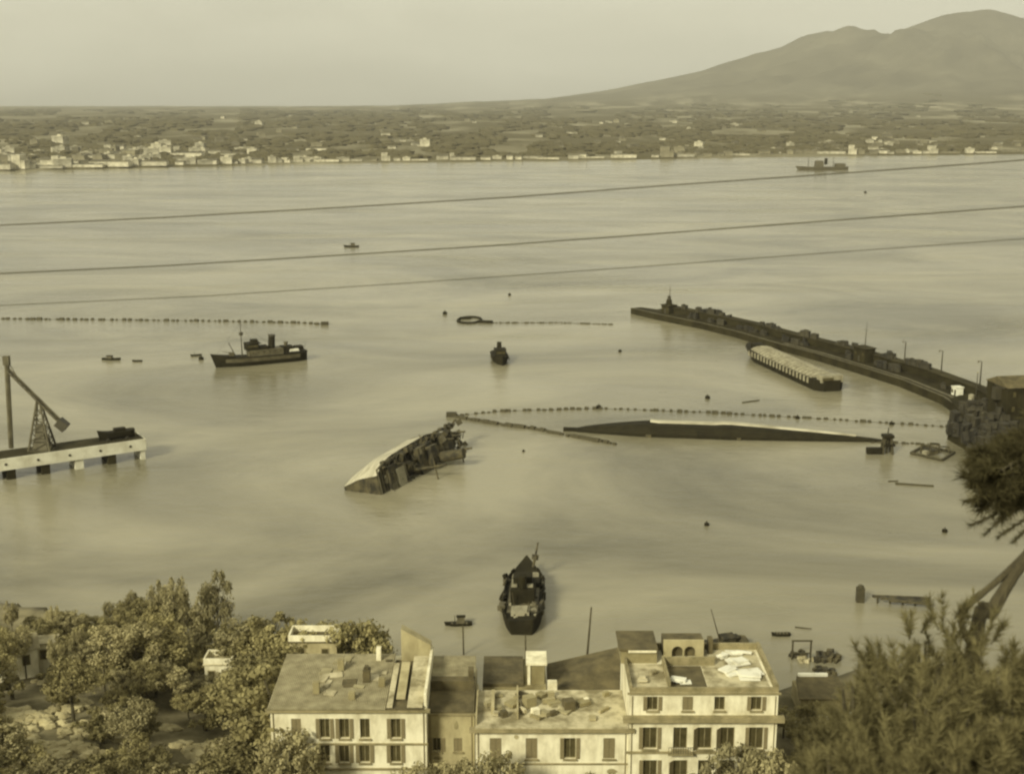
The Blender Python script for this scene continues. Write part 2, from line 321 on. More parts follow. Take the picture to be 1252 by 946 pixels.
# ------------------------------------------------------------------ SETTING: near land
coast = [(-400,235),(-130,232),(-100,222),(-80,214),(-62,206),(-45,190),(-30,178),(0,174),(30,178),(46,186),(60,193),(76,193),(88,188)]
def coastY(X):
    if X <= 88: return interp(coast, X)
    return interp([(88,188),(104,215),(120,245),(140,300),(165,372),(200,420),(420,520)], X)
def nearz(X, Y):
    cy = coastY(X); d = cy-Y
    if d < 0: return -4.0
    base = 3.2
    ytoe = 132 - 4*noise.noise(Vector((X/40, 0, 2)))
    z = base + max(0, (ytoe-Y))*0.69
    z = min(z, 93.0+.02*abs(X) if Y > -2 else 93.5)
    z += 9*math.exp(-(((X+70)/30)**2+((Y-150)/34)**2))
    z += 30*sstep(100, 190, X)*sstep(0, 60, d)
    z += noise.noise(Vector((X/14, Y/14, 0)))*1.6*sstep(140, 110, Y) + noise.noise(Vector((X/4, Y/4, 0)))*.35*sstep(150, 120, Y)
    lim = CAMH-2.2-0.62*Y if Y > 0 and abs(X) < 9+Y*.3 else 999
    if Y < 120: z = min(z, max(lim, 4))
    return z*sstep(-.01, .6, d) - 4*(1-sstep(-.01, .6, d))
mb = MB(); vs = []; xs = [-300+i*3.0 for i in range(221)]; ys = [-60+j*2.0 for j in range(0, 300)]
nxx = len(xs); nyy = len(ys)
for Y in ys:
    for X in xs: vs.append((X, Y, nearz(X, Y)))
mb.add(vs, [(j*nxx+i, j*nxx+i+1, (j+1)*nxx+i+1, (j+1)*nxx+i) for j in range(nyy-1) for i in range(nxx-1) if not all(vs[k][2] <= -3.9 for k in (j*nxx+i, j*nxx+i+1, (j+1)*nxx+i+1, (j+1)*nxx+i))])
gm = mat('hillside_earth', (.22,.19,.10), (.09,.076,.032), .12, 1, detail=8, bump=.5, bscale=1.5, lo=.42, hi=.62)
tag(mb.build('hillside_ground', gm, smooth=True), kind='structure')

# ------------------------------------------------------------------ ship building
def hull_mb(L, B, H, draft=.8, sheer=.25, bowf=.45, sternf=.15, nseg=22, flare=.75, open_=0.0):
    """hull along X, bow at -L/2, waterline z=0, deck at z=H (+sheer at the bow)"""
    mb = MB(); rings = []
    for i in range(nseg+1):
        t = i/nseg; x = -L/2+L*t
        if t < bowf: w_ = (1-(1-t/bowf)**2.0)
        elif t > 1-sternf: w_ = 1-.45*((t-(1-sternf))/sternf)**2
        else: w_ = 1
        w_ = max(w_, .03); hw = B/2*w_
        zs = H+sheer*H*2.2*max(0, (.35-t)/.35)**1.6 + sheer*H*.5*max(0, (t-.7)/.3)**2
        rake = -L*.055*max(0, (.25-t)/.25)
        wb = hw*(flare if t > .2 else lerp(.25, flare, t/.2))
        ring = [(x+rake, -hw, zs), (x+rake*.55, -lerp(wb, hw, .65), zs*.55), (x, -wb, 0), (x, -wb*.6, -draft), (x, wb*.6, -draft), (x, wb, 0), (x+rake*.55, lerp(wb, hw, .65), zs*.55), (x+rake, hw, zs)]
        rings.append(ring)
    mb.loft(rings); return mb
def small_boat(name, label, px, py, L, rz, cat='boat', matk='hull_dark', cabin=0, group=None, mast=0):
    p = P(px, py); t = thing(name, label, cat, (p.x, p.y, 0), rz, group)
    B = L*.3; H = max(.5, L*.09); hb = hull_mb(L, B, H, .4, .3); h = hb.build('hull', M[matk], t)
    g = MB()   # gunwale + thwarts
    for k in range(4): g.box((-L*.25+k*L*.18, 0, H+.08), (.3, B*.85, .14))
    g.build('thwart', M['deck'], t)
    if cabin:
        c = MB(); c.box((L*.08, 0, H+.02+cabin/2), (L*.3, B*.6, cabin), taper=.9); c.build('cabin', M['hull_mid'], t)
        r_ = MB(); r_.box((L*.08, 0, H+cabin+.08), (L*.34, B*.66, .12)); r_.build('cabin_roof', M['hull_dark'], t)
    if mast:
        c = MB(); c.tube((-L*.15, 0, H*.5), (-L*.15, 0, H+mast), .09, .05); c.build('mast', M['steel'], t)
    return t

# --- patrol vessel
def patrol_ship():
    a = P(264, 449.5); b_ = P(374, 439); c = (a+b_)/2; ang = atan2(b_.y-a.y, b_.x-a.x); L = (b_-a).length
    t = thing('patrol_vessel', 'small dark patrol vessel with tall foremast and funnel, anchored near the float line at left', 'ship', (c.x, c.y, 0), ang)
    H = 3.3; hb = hull_mb(L, 7.2, H, 1.2, .28); hb.build('hull', M['hull_dark'], t)
    for sgn in (-1, 1):
        st = MB()
        for i in range(18):
            t0 = .1+.045*i; t1 = t0+.045
            def pt(tt, z):
                if tt < .45: w_ = 1-(1-tt/.45)**2
                elif tt > .85: w_ = 1-.45*((tt-.85)/.15)**2
                else: w_ = 1
                return Vector((-L/2+L*tt, sgn*(3.6*w_*lerp(.9, 1.0, z)+.06), H*lerp(.5, .93, z)))
            st.add([pt(t0, 0), pt(t1, 0), pt(t1, 1), pt(t0, 1)], [(0,1,2,3) if sgn < 0 else (3,2,1,0)])
        st.build('side_strake', M['hull_mid'], t)
    m_ = MB(); m_.box((1.5,0,H+1.15), (13,4.6,2.3)); dh = m_.build('deckhouse', M['hull_mid'], t)
    for k in range(6):
        q = MB(); q.tube((-3.6+2.1*k,-2.36,H+1.4),(-3.6+2.1*k,-2.30,H+1.4),.28,.28,10); q.build('porthole', M['pane'], dh)
    m_ = MB(); m_.box((-3.6,0,H+3.5), (4.6,4.4,2.4)); wh = m_.build('wheelhouse', M['hull_dark'], t)
    m_ = MB(); m_.box((-3.6,-2.24,H+3.9), (3.8,.06,.8)); m_.build('wheelhouse_window', M['pane'], wh)
    m_ = MB(); m_.box((-3.2,0,H+4.8), (5.4,5.2,.2)); m_.box((-2.6,0,H+5.5), (2.4,2.6,1.2)); m_.build('bridge_roof', M['hull_dark'], wh)
    m_ = MB(); m_.box((.6,0,H+2.9), (3.4,3.6,1.2)); m_.build('engine_casing', M['hull_dark'], dh)
    m_ = MB(); m_.tube((4.0,0,H+2),(4.3,0,H+7.2),1.35,1.2,14); fn = m_.build('funnel', M['hull_dark'], t)
    m_ = MB(); m_.tube((4.26,0,H+6.7),(4.31,0,H+7.35),1.34,1.34,14); m_.build('funnel_cap', M['steel'], fn)
    m_ = MB(); m_.tube((-7.2,0,H-.2),(-7.4,0,H+14),.24,.1,8); ms = m_.build('mast', M['steel'], t)
    m_ = MB(); m_.tube((-7.3,0,H+8),(-7.3,0,H+9.1),.7,.8,10); m_.build('crows_nest', M['steel'], ms)
    m_ = MB()
    for (q, z) in ((-16.5,5.0),(-1.5,5.5),(9,2.4)): m_.tube((-7.38,0,H+12.6),(q,0,H+z-3),.035,.035,4)
    m_.build('rigging', M['steel'], ms)
    m_ = MB(); m_.tube((-9.4,.6,H),(-12.0,.6,H+5.6),.2,.12); m_.build('derrick', M['steel'], t)
    m_ = MB(); m_.box((-11.2,0,H+1.3), (1.8,1.6,1.3)); m_.tube((-11.2,0,H+1.6),(-14.6,0,H+2.6),.14,.08); m_.build('deck_gun', M['hull_mid'], t)
    m_ = MB(); m_.box((9.8,0,H+1.3), (4.4,3.8,2.6)); m_.box((14.5,0,H+1.4), (3.0,3.4,1.6)); m_.build('aft_house', M['hull_dark'], t)
    m_ = MB(); m_.tube((9.6,0,H+2.6),(9.6,0,H+4.2),.5,.9,10); m_.build('ventilator', M['hull_mid'], t)
    m_ = MB(); m_.box((12.2,-1.9,H+1.1), (3.8,1.1,.9),taper=.8); m_.build('lifeboat', M['white'], t)
    m_ = MB()
    for k in range(13):
        m_.tube((4.5+k*1.05,-3.3+.05*max(0,k-8)**1.5,H),(4.5+k*1.05,-3.3+.05*max(0,k-8)**1.5,H+1.1),.04,.04,4)
        if k: m_.tube((4.5+(k-1)*1.05,-3.3+.05*max(0,k-9)**1.5,H+1.1),(4.5+k*1.05,-3.3+.05*max(0,k-8)**1.5,H+1.1),.035,.035,4)
    m_.build('railing', M['steel'], t)
    m_ = MB(); m_.tube((16.8,0,H),(17.4,0,H+4.2),.07,.05,5); m_.build('ensign_staff', M['steel'], t)
    return t
patrol_ship()

# --- capsized wreck in the middle
def capsized():
    a = P(447, 602); b_ = P(534, 548); c = (a+b_)/2; ang = atan2(b_.y-a.y, b_.x-a.x); L = (b_-a).length*1.0
    t = thing('capsized_ship', 'rusting ship lying on its side half sunk, pale hull plates uppermost', 'shipwreck', (c.x-1.0, c.y, .2), ang)
    inner = Matrix.Rotation(R(76), 4, 'X')
    mk = hull_mb(L, 12.5, 5.0, 4.6, .12, .3, .25, 26, .93)
    for i, v in enumerate(mk.v): mk.v[i] = tuple((inner @ Vector((-v[0], v[1], v[2]))))
    # colour split: light plating on the uppermost side, dark elsewhere
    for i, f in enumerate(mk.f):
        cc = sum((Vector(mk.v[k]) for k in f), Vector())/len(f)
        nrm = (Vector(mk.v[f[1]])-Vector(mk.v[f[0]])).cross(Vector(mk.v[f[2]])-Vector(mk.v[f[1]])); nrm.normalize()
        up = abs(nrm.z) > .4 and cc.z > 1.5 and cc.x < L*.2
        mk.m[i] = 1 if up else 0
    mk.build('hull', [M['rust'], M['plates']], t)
    def part(name, boxes, m_):
        q = MB()
        for (cx, cy, cz, sx, sy, sz) in boxes:
            q.box(inner @ Vector((cx,cy,cz)), (sx,sy,sz), rot=(inner.to_3x3() @ Matrix.Rotation(random.uniform(-.05,.05), 3, 'Z')))
        return q.build(name, M[m_], t)
    Hd = 5.2
    part('superstructure', [(2,0.6,Hd+1.3,9,8.5,2.8),(4,1.6,Hd+3.4,4.5,5,1.8)], 'rust')
    part('aft_house', [(17,0,Hd+1.0,7,7.0,2.2)], 'rust')
    part('forecastle', [(-L/2+8,0,Hd+.7,8,8.6,1.4)], 'rust')
    part('hatch_coaming', [(-12,0,Hd+.6,8,6.5,1.2)], 'hull_mid')
    part('hatch_cover', [(-12,0,Hd+1.5,4.0,5.5,.5),(-17,1.5,Hd+.4,3,2.0,.6)], 'hull_light')
    for (x, z, r0, nm) in ((-5, 11, .45, 'mast'), (12, 11, .45, 'mast')):
        q = MB(); q.tube(inner @ Vector((x,0,Hd)), inner @ Vector((x+.6,0,Hd+z)), r0, .28, 8)
        q.tube(inner @ Vector((x+.4,-3.5,Hd+z*.7)), inner @ Vector((x+.4,3.5,Hd+z*.7)), .2,.2,6); q.build(nm, M['rust'], t)
    q = MB(); q.tube(inner @ Vector((6.5,0,Hd+4)), inner @ Vector((7,0,Hd+11)), 1.5, 1.4, 14); q.build('funnel', M['rust'], t)
    for k in range(3):
        q = MB(); x = 14+4*k; q.tube(inner @ Vector((x,3.5,Hd)), inner @ Vector((x+.3,3.0,Hd+5.5)), .35, .25, 6); q.build('davit', M['rust'], t)
    for k in range(84):
        q = MB(); x = random.uniform(-18, 29); c_ = inner @ Vector((x, random.uniform(-5.2, 5.2), Hd+random.uniform(.2, 2.6)))
        if k % 3 == 0: q.tube(c_, c_+Vector((random.uniform(-3,3), random.uniform(-3,3), random.uniform(-2,3))), .16, .12, 5); q.build('loose_spar', M['rust'], t)
        else: q.box(c_, (random.uniform(.6,2.6), random.uniform(.5,2.0), random.uniform(.5,2.2)), rot=Matrix.Rotation(random.uniform(0,3),3,'X') @ Matrix.Rotation(random.uniform(0,1),3,'Z')); q.build('deck_wreckage', M['rust'] if k % 5 else M['hull_mid'], t)
    # transverse frames showing at the open near end
    q = MB()
    for k in range(5):
        x = -L/2+.5+k*1.6
        q.tube(inner @ Vector((x,-5.2,Hd+.2)), inner @ Vector((x,4.8,Hd+.2)), .22,.22,6)
        q.tube(inner @ Vector((x,4.8,Hd+.2)), inner @ Vector((x+3.5,5.8,Hd+.6)), .22,.22,6)
    q.build('hull_frame', M['hull_mid'], t)
    for k in range(30):
        q = MB(); x = -L/2+3+k*1.6; q.box(inner @ Vector((x, 5.5 if k % 2 else 4.6, Hd+random.uniform(.1,.8))), (random.uniform(.4,1.8),random.uniform(.3,1.2),random.uniform(.6,1.9)), rot=Matrix.Rotation(random.uniform(0,1.5),3,'X')); q.build('torn_bulwark', M['rust'], t)
    # stern wreckage low on the water at the far end
    q = MB(); q.box((L/2+1.2,-1.5,.4),(6,5,2.6)); q.box((L/2+4.5,-2.0,.2),(4,2.4,1.8)); q.build('stern_wreckage', M['rust'], t)
capsized()
for (px, py, lab) in ((561,553,'small dark fragment afloat just right of the capsized ship'),):
    p = P(px, py); t = thing('wreck_fragment', lab, 'wreckage', (p.x,p.y,0), .3); q = MB(); q.box((0,0,.8),(1.2,1.0,2.4),taper=.6); q.build('stump', M['rust'], t); q = MB(); q.box((.8,.2,.2),(2.6,1.6,.5)); q.build('plate', M['rust'], t)

# --- sunken coaster below centre, seen from astern
def coaster():
    a = P(638, 776); b_ = P(645, 702); c = (a+b_)/2; ang = atan2(a.y-b_.y, a.x-b_.x); L = (a-b_).length
    t = thing('sunken_coaster', 'short dark coaster settled low in the water, end on, with debris strewn deck', 'shipwreck', (c.x, c.y, -.6), ang, tilt=(R(3), R(-1.5)))
    mk = hull_mb(L, 8.0, 2.6, 1.5, .35, .4, .25, 20, .85); mk.build('hull', M['hull_dark'], t)
    for sgn in (-1, 1):
        pr = None; q = MB()
        for i in range(3, 20):
            tt = i/20; w_ = 1-(1-tt/.4)**2 if tt < .4 else (1-.45*((tt-.75)/.25)**2 if tt > .75 else 1)
            zt = 2.6+.35*2.6*2.2*max(0,(.35-tt)/.35)**1.6
            v = Vector((-L/2+L*tt, sgn*3.85*w_, zt+.35))
            if pr is not None: d = v-pr; q.box((v+pr)/2, (d.length, .18, .9), rz=atan2(d.y, d.x))
            pr = v
        q.build('bulwark', M['hull_dark'], t)
    q = MB(); q.box((1.0,0,2.62),(21,5.9,.16)); q.build('deck_plating', M['hull_mid'], t)
    q = MB(); q.box((-8.5,0,3.0),(3.0,5.4,.5)); q.build('forward_hatch', M['hull_light'], t)
    q = MB(); q.box((-4.5,.2,3.0),(3.4,5.6,1.2)); q.build('hold_coaming', M['hull_dark'], t)
    q = MB(); q.box((3.0,0,4.0),(6.5,4.6,3.2)); q.box((2.0,0,6.3),(3,3.6,1.6)); h = q.build('deckhouse', M['hull_dark'], t)
    q = MB(); q.box((2.6,-1.6,5.75),(4.0,1.1,.3)); q.box((4.2,1.2,5.7),(1.6,1.6,.25)); q.build('house_roof_plate', M['hull_light'], h)
    q = MB(); q.tube((5.0,0,5.0),(5.3,.2,8.2),.8,.75,12); q.build('funnel', M['hull_dark'], t)
    q = MB(); q.box((10.5,-.3,3.1),(3.6,3.4,.8)); q.build('aft_hatch', M['hull_light'], t)
    for (x, y, h_) in ((-2.2,1.4,3.6),(7.2,-1.6,3.2),(12.2,1.0,2.8)):
        q = MB(); q.tube((x,y,2.6),(x+random.uniform(-.8,.8),y+random.uniform(-.8,.8),2.6+h_),.16,.08,6); q.build('broken_post', M['rust'], t)
    for k in range(18):
        sd = random.choice((-1,1)); x = random.uniform(-9,12)
        q = MB(); q.box((x, sd*random.uniform(3.3,4.1), random.uniform(2.2,3.2)), (random.uniform(.6,2.4),random.uniform(.3,.9),random.uniform(.6,1.8)), rot=Matrix.Rotation(random.uniform(-.6,.6),3,'X') @ Matrix.Rotation(random.uniform(-.5,.5),3,'Z')); q.build('torn_plate', M[random.choice(['rust','rust','hull_mid','hull_dark'])], t)
    for k in range(56):
        q = MB(); x = random.uniform(-10,13); q.box((x, random.uniform(-2.7,2.7), 2.6), (random.uniform(.3,1.4),random.uniform(.3,1.4),random.uniform(.4,1.4)), rot=Matrix.Rotation(random.uniform(-.4,.4),3,'X') @ Matrix.Rotation(random.uniform(0,3),3,'Z')); q.build('deck_debris', M[random.choice(['rust','rust','hull_light','hull_mid','hull_dark'])], t)
    q = MB(); q.tube((-L/2+3.0,1.2,2.6),(-L/2+1.0,2.6,8.2),.34,.14,8); q.tube((-L/2+2.2,1.8,4.9),(-L/2+1.9,2.0,5.9),.7,.7,8); q.build('mast', M['rust'], t)
coaster()

# --- long overturned hull
def long_hull():
    a = P(697, 526.5); b_ = P(1098, 540.5); c = (a+b_)/2; ang = atan2(b_.y-a.y, b_.x-a.x); L = (b_-a).length
    t = thing('overturned_hull', 'very long black overturned hull with its lit top painted pale, inside the V of floats', 'shipwreck', (c.x, c.y, 0), ang)
    mb = MB(); rings = []; N = 40
    for i in range(N+1):
        tt = i/N; x = -L/2+L*tt
        w_ = (tt/.24)**.6 if tt < .24 else (max(0.02, (1-tt)/.5)**.8 if tt > .5 else 1)
        w_ = max(w_, .05); hw = 4.2*w_; h = 3.5*w_**.9
        if .25 < tt < .47: h *= .93
        rings.append([(x,-hw,-1.0),(x,-hw*1.02,.3*h),(x,-hw*.9,.72*h),(x,-hw*.5,.96*h),(x,hw*.5,1.0*h),(x,hw*.9,.72*h),(x,hw,-1.0)])
    mb.loft(rings); mb.build('hull', M['hull_dark'], t)
    k = MB(); prev = None
    for i in range(10, 36):
        tt = i/N; r = rings[i]; z = r[4][2]+.03
        cur = [(r[4][0], r[4][1]*.25, z+.38), (r[4][0], r[4][1]*1.2, z+.33), (r[4][0], r[4][1]*1.2, z-.5), (r[4][0], r[4][1]*.05, z-.5)]
        if prev is not None: k.loft([prev, cur])
        prev = cur
    k.build('lit_top_strip', M['plates'], t)  # light on the flat hull top, put in as a pale strip
    q = MB(); q.box((-L/2+1.5,0,.5),(7,1.4,.9)); q.build('stem', M['hull_dark'], t)
    q = MB(); q.box((-24,-3.9,.2),(1.6,1.6,1.4)); q.box((2,-3.9,.2),(1.2,1.4,1.2)); q.build('sponson', M['rust'], t)
long_hull()

# --- barge with pale ribbed cover alongside the mole
def barge():
    a = P(904, 434.5); b_ = P(1000, 479.5); 
    c = (a+b_)/2; ang = atan2(b_.y-a.y, b_.x-a.x); L = (b_-a).length
    off = Vector((-sin(ang), cos(ang), 0))*5.2
    t = thing('covered_barge', 'long barge with a pale scalloped row of covers, moored beside the mole', 'barge', (c.x+off.x, c.y+off.y, 0), ang)
    mk = hull_mb(L, 11, 3.6, 1.0, .1, .16, .05, 24, .95); mk.build('hull', M['hull_dark'], t)
    n_ = 19
    for k in range(n_):
        x = -L/2+8+ (L-14)/n_*(k+.5); wd = (L-14)/n_*.74; q = MB(); ring0 = []
        for s_ in range(9):
            an = pi*s_/8; ring0.append((cos(an)*4.7, 3.6+sin(an)*1.7))
        q.loft([[(x-wd/2, y, z*.9+.3) for y, z in ring0], [(x-wd/4, y, z) for y, z in ring0], [(x+wd/4, y, z) for y, z in ring0], [(x+wd/2, y, z*.9+.3) for y, z in ring0]])
        rb = MB(); rb.box((x, -5.32, 2.75), (wd*.62, .5, 1.9)); rb.build('side_rib', M['hull_light'], t)
        q.build('canvas_cover', M['hull_light'], t)
    q = MB(); q.box((-L/2+5,0,4.5),(4.5,4,1.8)); q.build('bow_house', M['hull_dark'], t)
    q = MB(); q.box((L/2-2.0,0,4.2),(3.4,8,2.4)); q.build('stern_house', M['hull_light'], t)
    q = MB(); q.box((L/2-.2,-1.5,4.1),(.12,4,1.2)); q.build('stern_window', M['pane'], t)
barge()

# ------------------------------------------------------------------ the mole
front_px = [(771,383.5),(800,390.5),(860,403),(900,413),(950,428),(1000,441.5),(1050,457),(1100,473),(1150,494),(1178,513)]
front = [P(*p) for p in front_px]
Z1 = 2.6; Z2 = 5.6
def offset(pts, d):
    out = []
    for i, p in enumerate(pts):
        a = pts[max(0, i-1)]; b_ = pts[min(len(pts)-1, i+1)]; t = (b_-a).normalized(); nn = Vector((-t.y, t.x, 0)); dd = d(i) if callable(d) else d
        out.append(p+nn*dd)
    return out
wid = lambda i: 6 if i == 0 else 10+.55*i
def strip(mb, A, B, z0, z1):
    for i in range(len(A)-1):
        mb.prism([A[i][:2], A[i+1][:2], B[i+1][:2], B[i][:2]], z0, z1)
mole = thing('harbour_mole', 'long dark stone mole running out from the right with a raised seaward wall', 'mole', (0,0,0))
mb = MB(); back = offset(front, wid); strip(mb, front, back, -3, Z1); mb.build('quay_wall', M['concrete_dark'], mole)
mb = MB(); strip(mb, offset(front, .4), offset(front, 1.1), Z1, Z1+.14); mb.build('kerb', M['hull_mid'], mole)
mb = MB(); A = offset(front[4:], lambda i: 2.6); B = offset(front[4:], lambda i: 4.0); strip(mb, A, B, Z1, Z1+.05); mb.build('roadway', M['hull_mid'], mole)
mb = MB(); A = offset(front, lambda i: wid(i)-3.4); strip(mb, A[1:], back[1:], Z1, Z2-.4); mb.build('parapet', M['concrete_dark'], mole)
mb = MB(); A = offset(front, lambda i: wid(i)-3.9); B = offset(front, lambda i: wid(i)+.3); strip(mb, A[1:], B[1:], Z2-.4, Z2); mb.build('coping', M['mole_top'], mole)
def mole_pt(px, frac, z=Z1):
    for i in range(len(front_px)-1):
        if front_px[i][0] <= px <= front_px[i+1][0]:
            t = (px-front_px[i][0])/(front_px[i+1][0]-front_px[i][0]); f_ = front[i].lerp(front[i+1], t); b_ = back[i].lerp(back[i+1], t)
            d = front[i+1]-front[i]; p = f_.lerp(b_, frac); return Vector((p.x, p.y, z)), atan2(d.y, d.x)
# rock armour seaward
for i in range(150):
    px = random.uniform(775, 1176); p, an = mole_pt(px, 1+random.uniform(.02, .28), 0)
    mb = MB(); s = random.uniform(.9, 2.0); mb.blob((0,0,0), s, 6, 4, .3, (1.2,1,.9)); o = mb.build('armour_rock', M['concrete_dark'], loc=(p.x, p.y, random.uniform(.2,1.2)), rot=(random.random(), random.random(), random.random()))
    tag(o, 'rough dark boulder among the rocks heaped behind the seaward wall of the mole', 'rock', 'rock armour behind the mole')
# stacks of stores along the mole
for i in range(46):
    px = random.uniform(818, 1140) if i > 8 else random.uniform(820, 1010); hi = random.random() < .55
    p, an = mole_pt(px, .78 if hi else random.uniform(.45, .6), Z2 if hi else Z1)
    mb = MB()
    gs = random.uniform(.6,1.5)
    for k in range(random.randint(3, 6)): hh = random.uniform(.7,1.9)*gs; mb.box((random.uniform(-1.3,1.3)*gs, random.uniform(-.5,.5), hh/2), (random.uniform(.8,2.8)*gs, random.uniform(.8,1.8), hh), rz=random.uniform(-.6,.6))
    if random.random() < .5: mb.box((0,0,1.0*gs), (1.0,1.0,1.9*gs), rz=random.uniform(-.3,.3))
    o = mb.build('crate_stack', M['cratewood'], loc=p, rot=(0,0,an)); tag(o, 'dark heap of stores piled along the mole', 'crates', 'stores piled along the mole')
def hut(label, px, w_, d_, h_, mast, name='signal_hut', tower=True):
    p, an = mole_pt(px, .62, Z1); t = thing(name, label, 'hut', p, an)
    q = MB(); q.box((0,0,h_/2),(w_,d_,h_)); q.build('wall', M['concrete_dark'], t)
    q = MB(); q.box((0,0,h_+.15),(w_+.8,d_+.8,.3)); q.build('roof', M['mole_top'], t)
    q = MB(); q.box((0,-d_/2-.03,1.1),(1.1,.06,2.2)); q.build('door', M['steel'], t)
    for sx in (-1,1):
        q = MB(); q.box((sx*w_*.32,-d_/2-.03,h_*.6),(.9,.06,1.0)); q.build('window', M['pane'], t)
    if tower:
        q = MB(); q.tube((0,0,h_+.3),(0,0,h_+2.6),w_*.3,w_*.24,10); q.build('lantern_base', M['concrete_dark'], t)
        q = MB(); q.tube((0,0,h_+2.6),(0,0,h_+3.9),w_*.16,w_*.16,10); q.tube((0,0,h_+3.9),(0,0,h_+4.5),w_*.2,.05,10); q.build('lantern', M['steel'], t)
    q = MB(); q.tube((.2,0,h_+.3),(.5,0,h_+mast),.2,.08,6); q.tube((-1.0,0,h_+mast*.72),(1.7,0,h_+mast*.72),.07,.07,5); q.build('mast', M['steel'], t)
hut('domed beacon hut with thin mast at the seaward tip of the mole', 804, 5.0, 4.6, 3.6, 9.5)
hut('signal hut with mast halfway along the mole', 1034, 6.5, 4.6, 5.0, 9.5, 'signal_hut', False)
for i, (px, h_) in enumerate(((1070,7.0),(1110,7.4),(1150,8.2),(1193,0))):
    if h_ == 0: continue
    p, an = mole_pt(px, .9, Z2); lab = ['nearest the signal hut','second beyond the signal hut toward the shore','third beyond the signal hut, nearest the shore'][i]
    t = thing('lamp_post', 'thin dark lamp post on the mole, '+lab, 'lamp post', p, an, 'lamp posts along the mole')
    q = MB(); q.tube((0,0,0),(0,0,h_),.26,.15,8); q.build('pole', M['steel'], t)
    q = MB(); q.tube((0,0,h_),(.0,-1.2,h_+.25),.08,.06,6); q.build('bracket', M['steel'], t)
    q = MB(); q.blob((0,-1.2,h_),.32,8,5,0); q.build('lamp', M['hull_mid'], t)
# root of the mole: broad quay
root = [P(1160,498), P(1176,517), P(1158,537), P(1184,552), P(1192,566), P(1184,584), P(1215,600), P(1262,606), P(1340,600), P(1400,520), P(1330,486), P(1246,480), P(1200,483)]
t = thing('mole_quay', 'broad dark quay where the mole meets the shore at the right edge', 'quay', (0,0,0))
mb = MB(); mb.prism([p[:2] for p in root], -3, Z1+.3); mb.build('quay_wall', M['concrete_dark'], t)
p = P(1193, 486, Z1); t2 = thing('lamp_post', 'thin dark lamp post standing at the root of the mole', 'lamp post', (p.x, p.y, Z1+.3), 0, 'lamp posts along the mole')
q = MB(); q.tube((0,0,0),(0,0,8),.2,.11,8); q.build('pole', M['steel'], t2); q = MB(); q.blob((0,0,8),.32,8,5,0); q.build('lamp', M['hull_light'], t2)
# white tank / boat on the mole
for (px, w_, lab) in ((1148,2.6,'small white shed on the landward end of the mole'),):
    p, an = mole_pt(px, .42, Z1+.06); t = thing('white_shed', lab, 'shed', p, an)
    q = MB(); q.box((0,0,1.3),(w_,2.6,2.6)); q.build('wall', M['white'], t); q = MB(); q.box((0,0,2.7),(w_+.4,3,.2)); q.build('roof', M['white'], t)
    q = MB(); q.box((-.7,-1.33,1.3),(.8,.06,1.2)); q.build('window', M['pane'], t)
    q = MB(); q.box((.8,-1.33,1.0),(.9,.06,2.0)); q.build('door', M['steel'], t)
p, an = mole_pt(1162, .45, Z1+.06); t = thing('storage_tank', 'white cylindrical tank beside the white shed on the mole', 'tank', p, an)
q = MB(); q.tube((0,0,0),(0,0,2.4),.9,.9,16); q.build('drum', M['hull_light'], t); q = MB(); q.tube((0,0,2.4),(0,0,2.7),.95,.3,16); q.build('lid', M['hull_light'], t)
# warehouses at the mole root
def simple_building(name, label, cat, loc, rz, W, D, H, wins, roofm='roof_dark', wallm='plaster3', pitch=0.0, group=None, storeys=2):
    t = thing(name, label, cat, loc, rz, group)
    q = MB(); q.box((0,0,H/2),(W,D,H)); q.build('wall', M[wallm], t)
    q = MB()
    if pitch: q.add([(-W/2-.4,-D/2-.4,H),(W/2+.4,-D/2-.4,H),(W/2+.4,D/2+.4,H),(-W/2-.4,D/2+.4,H),(-W/2-.4,0,H+pitch),(W/2+.4,0,H+pitch)], [(0,1,5,4),(2,3,4,5),(0,4,3),(1,2,5),(0,3,2,1)])
    else: q.box((0,0,H+.2),(W+.5,D+.5,.4))
    q.build('roof', M[roofm], t)
    for s_ in range(storeys):
        for k in range(wins):
            x = -W/2+W*(k+.5)/wins; z = H*(s_+.55)/storeys
            f = MB(); f.box((x,-D/2-.04,z),(1.3,.08,1.9)); fo = f.build('window', M['concrete_dark'], t)
            g = MB(); g.box((x,-D/2-.09,z),(1.0,.04,1.6)); g.build('pane', M['pane'], fo)
    return t
p = P(1238, 512, Z1); simple_building('quay_warehouse', 'dark quayside warehouse with pale gable at the right edge of the photo', 'warehouse', (p.x+8, p.y+8, Z1+.3), .15, 22, 12, 9, 5, 'roof_dark', 'concrete_dark', 2.5)
t = thing('gantry_frame', 'dark portal gantry framing a pale opening at the right edge above the quay', 'gantry', (P(1222,506,Z1).x, P(1222,506,Z1).y-3, Z1+.3), .1)
for x in (0, 9.5):
    for y in (0, 5):
        q = MB(); q.box((x,y,4.2),(.9,.9,8.4)); q.build('leg', M['steel'], t)
q = MB(); q.box((4.75,2.5,8.9),(11.5,6.6,1.1)); q.build('crossbeam', M['steel'], t)
q = MB(); q.box((6.2,5.8,6.0),(5.0,.3,3.4)); q.build('opening_light', M['hull_light'], t)  # pale board standing in for the light through the opening
q = MB(); q.box((-1.5,2,6.5),(2.2,2.6,3.6)); q.build('cab', M['steel'], t)
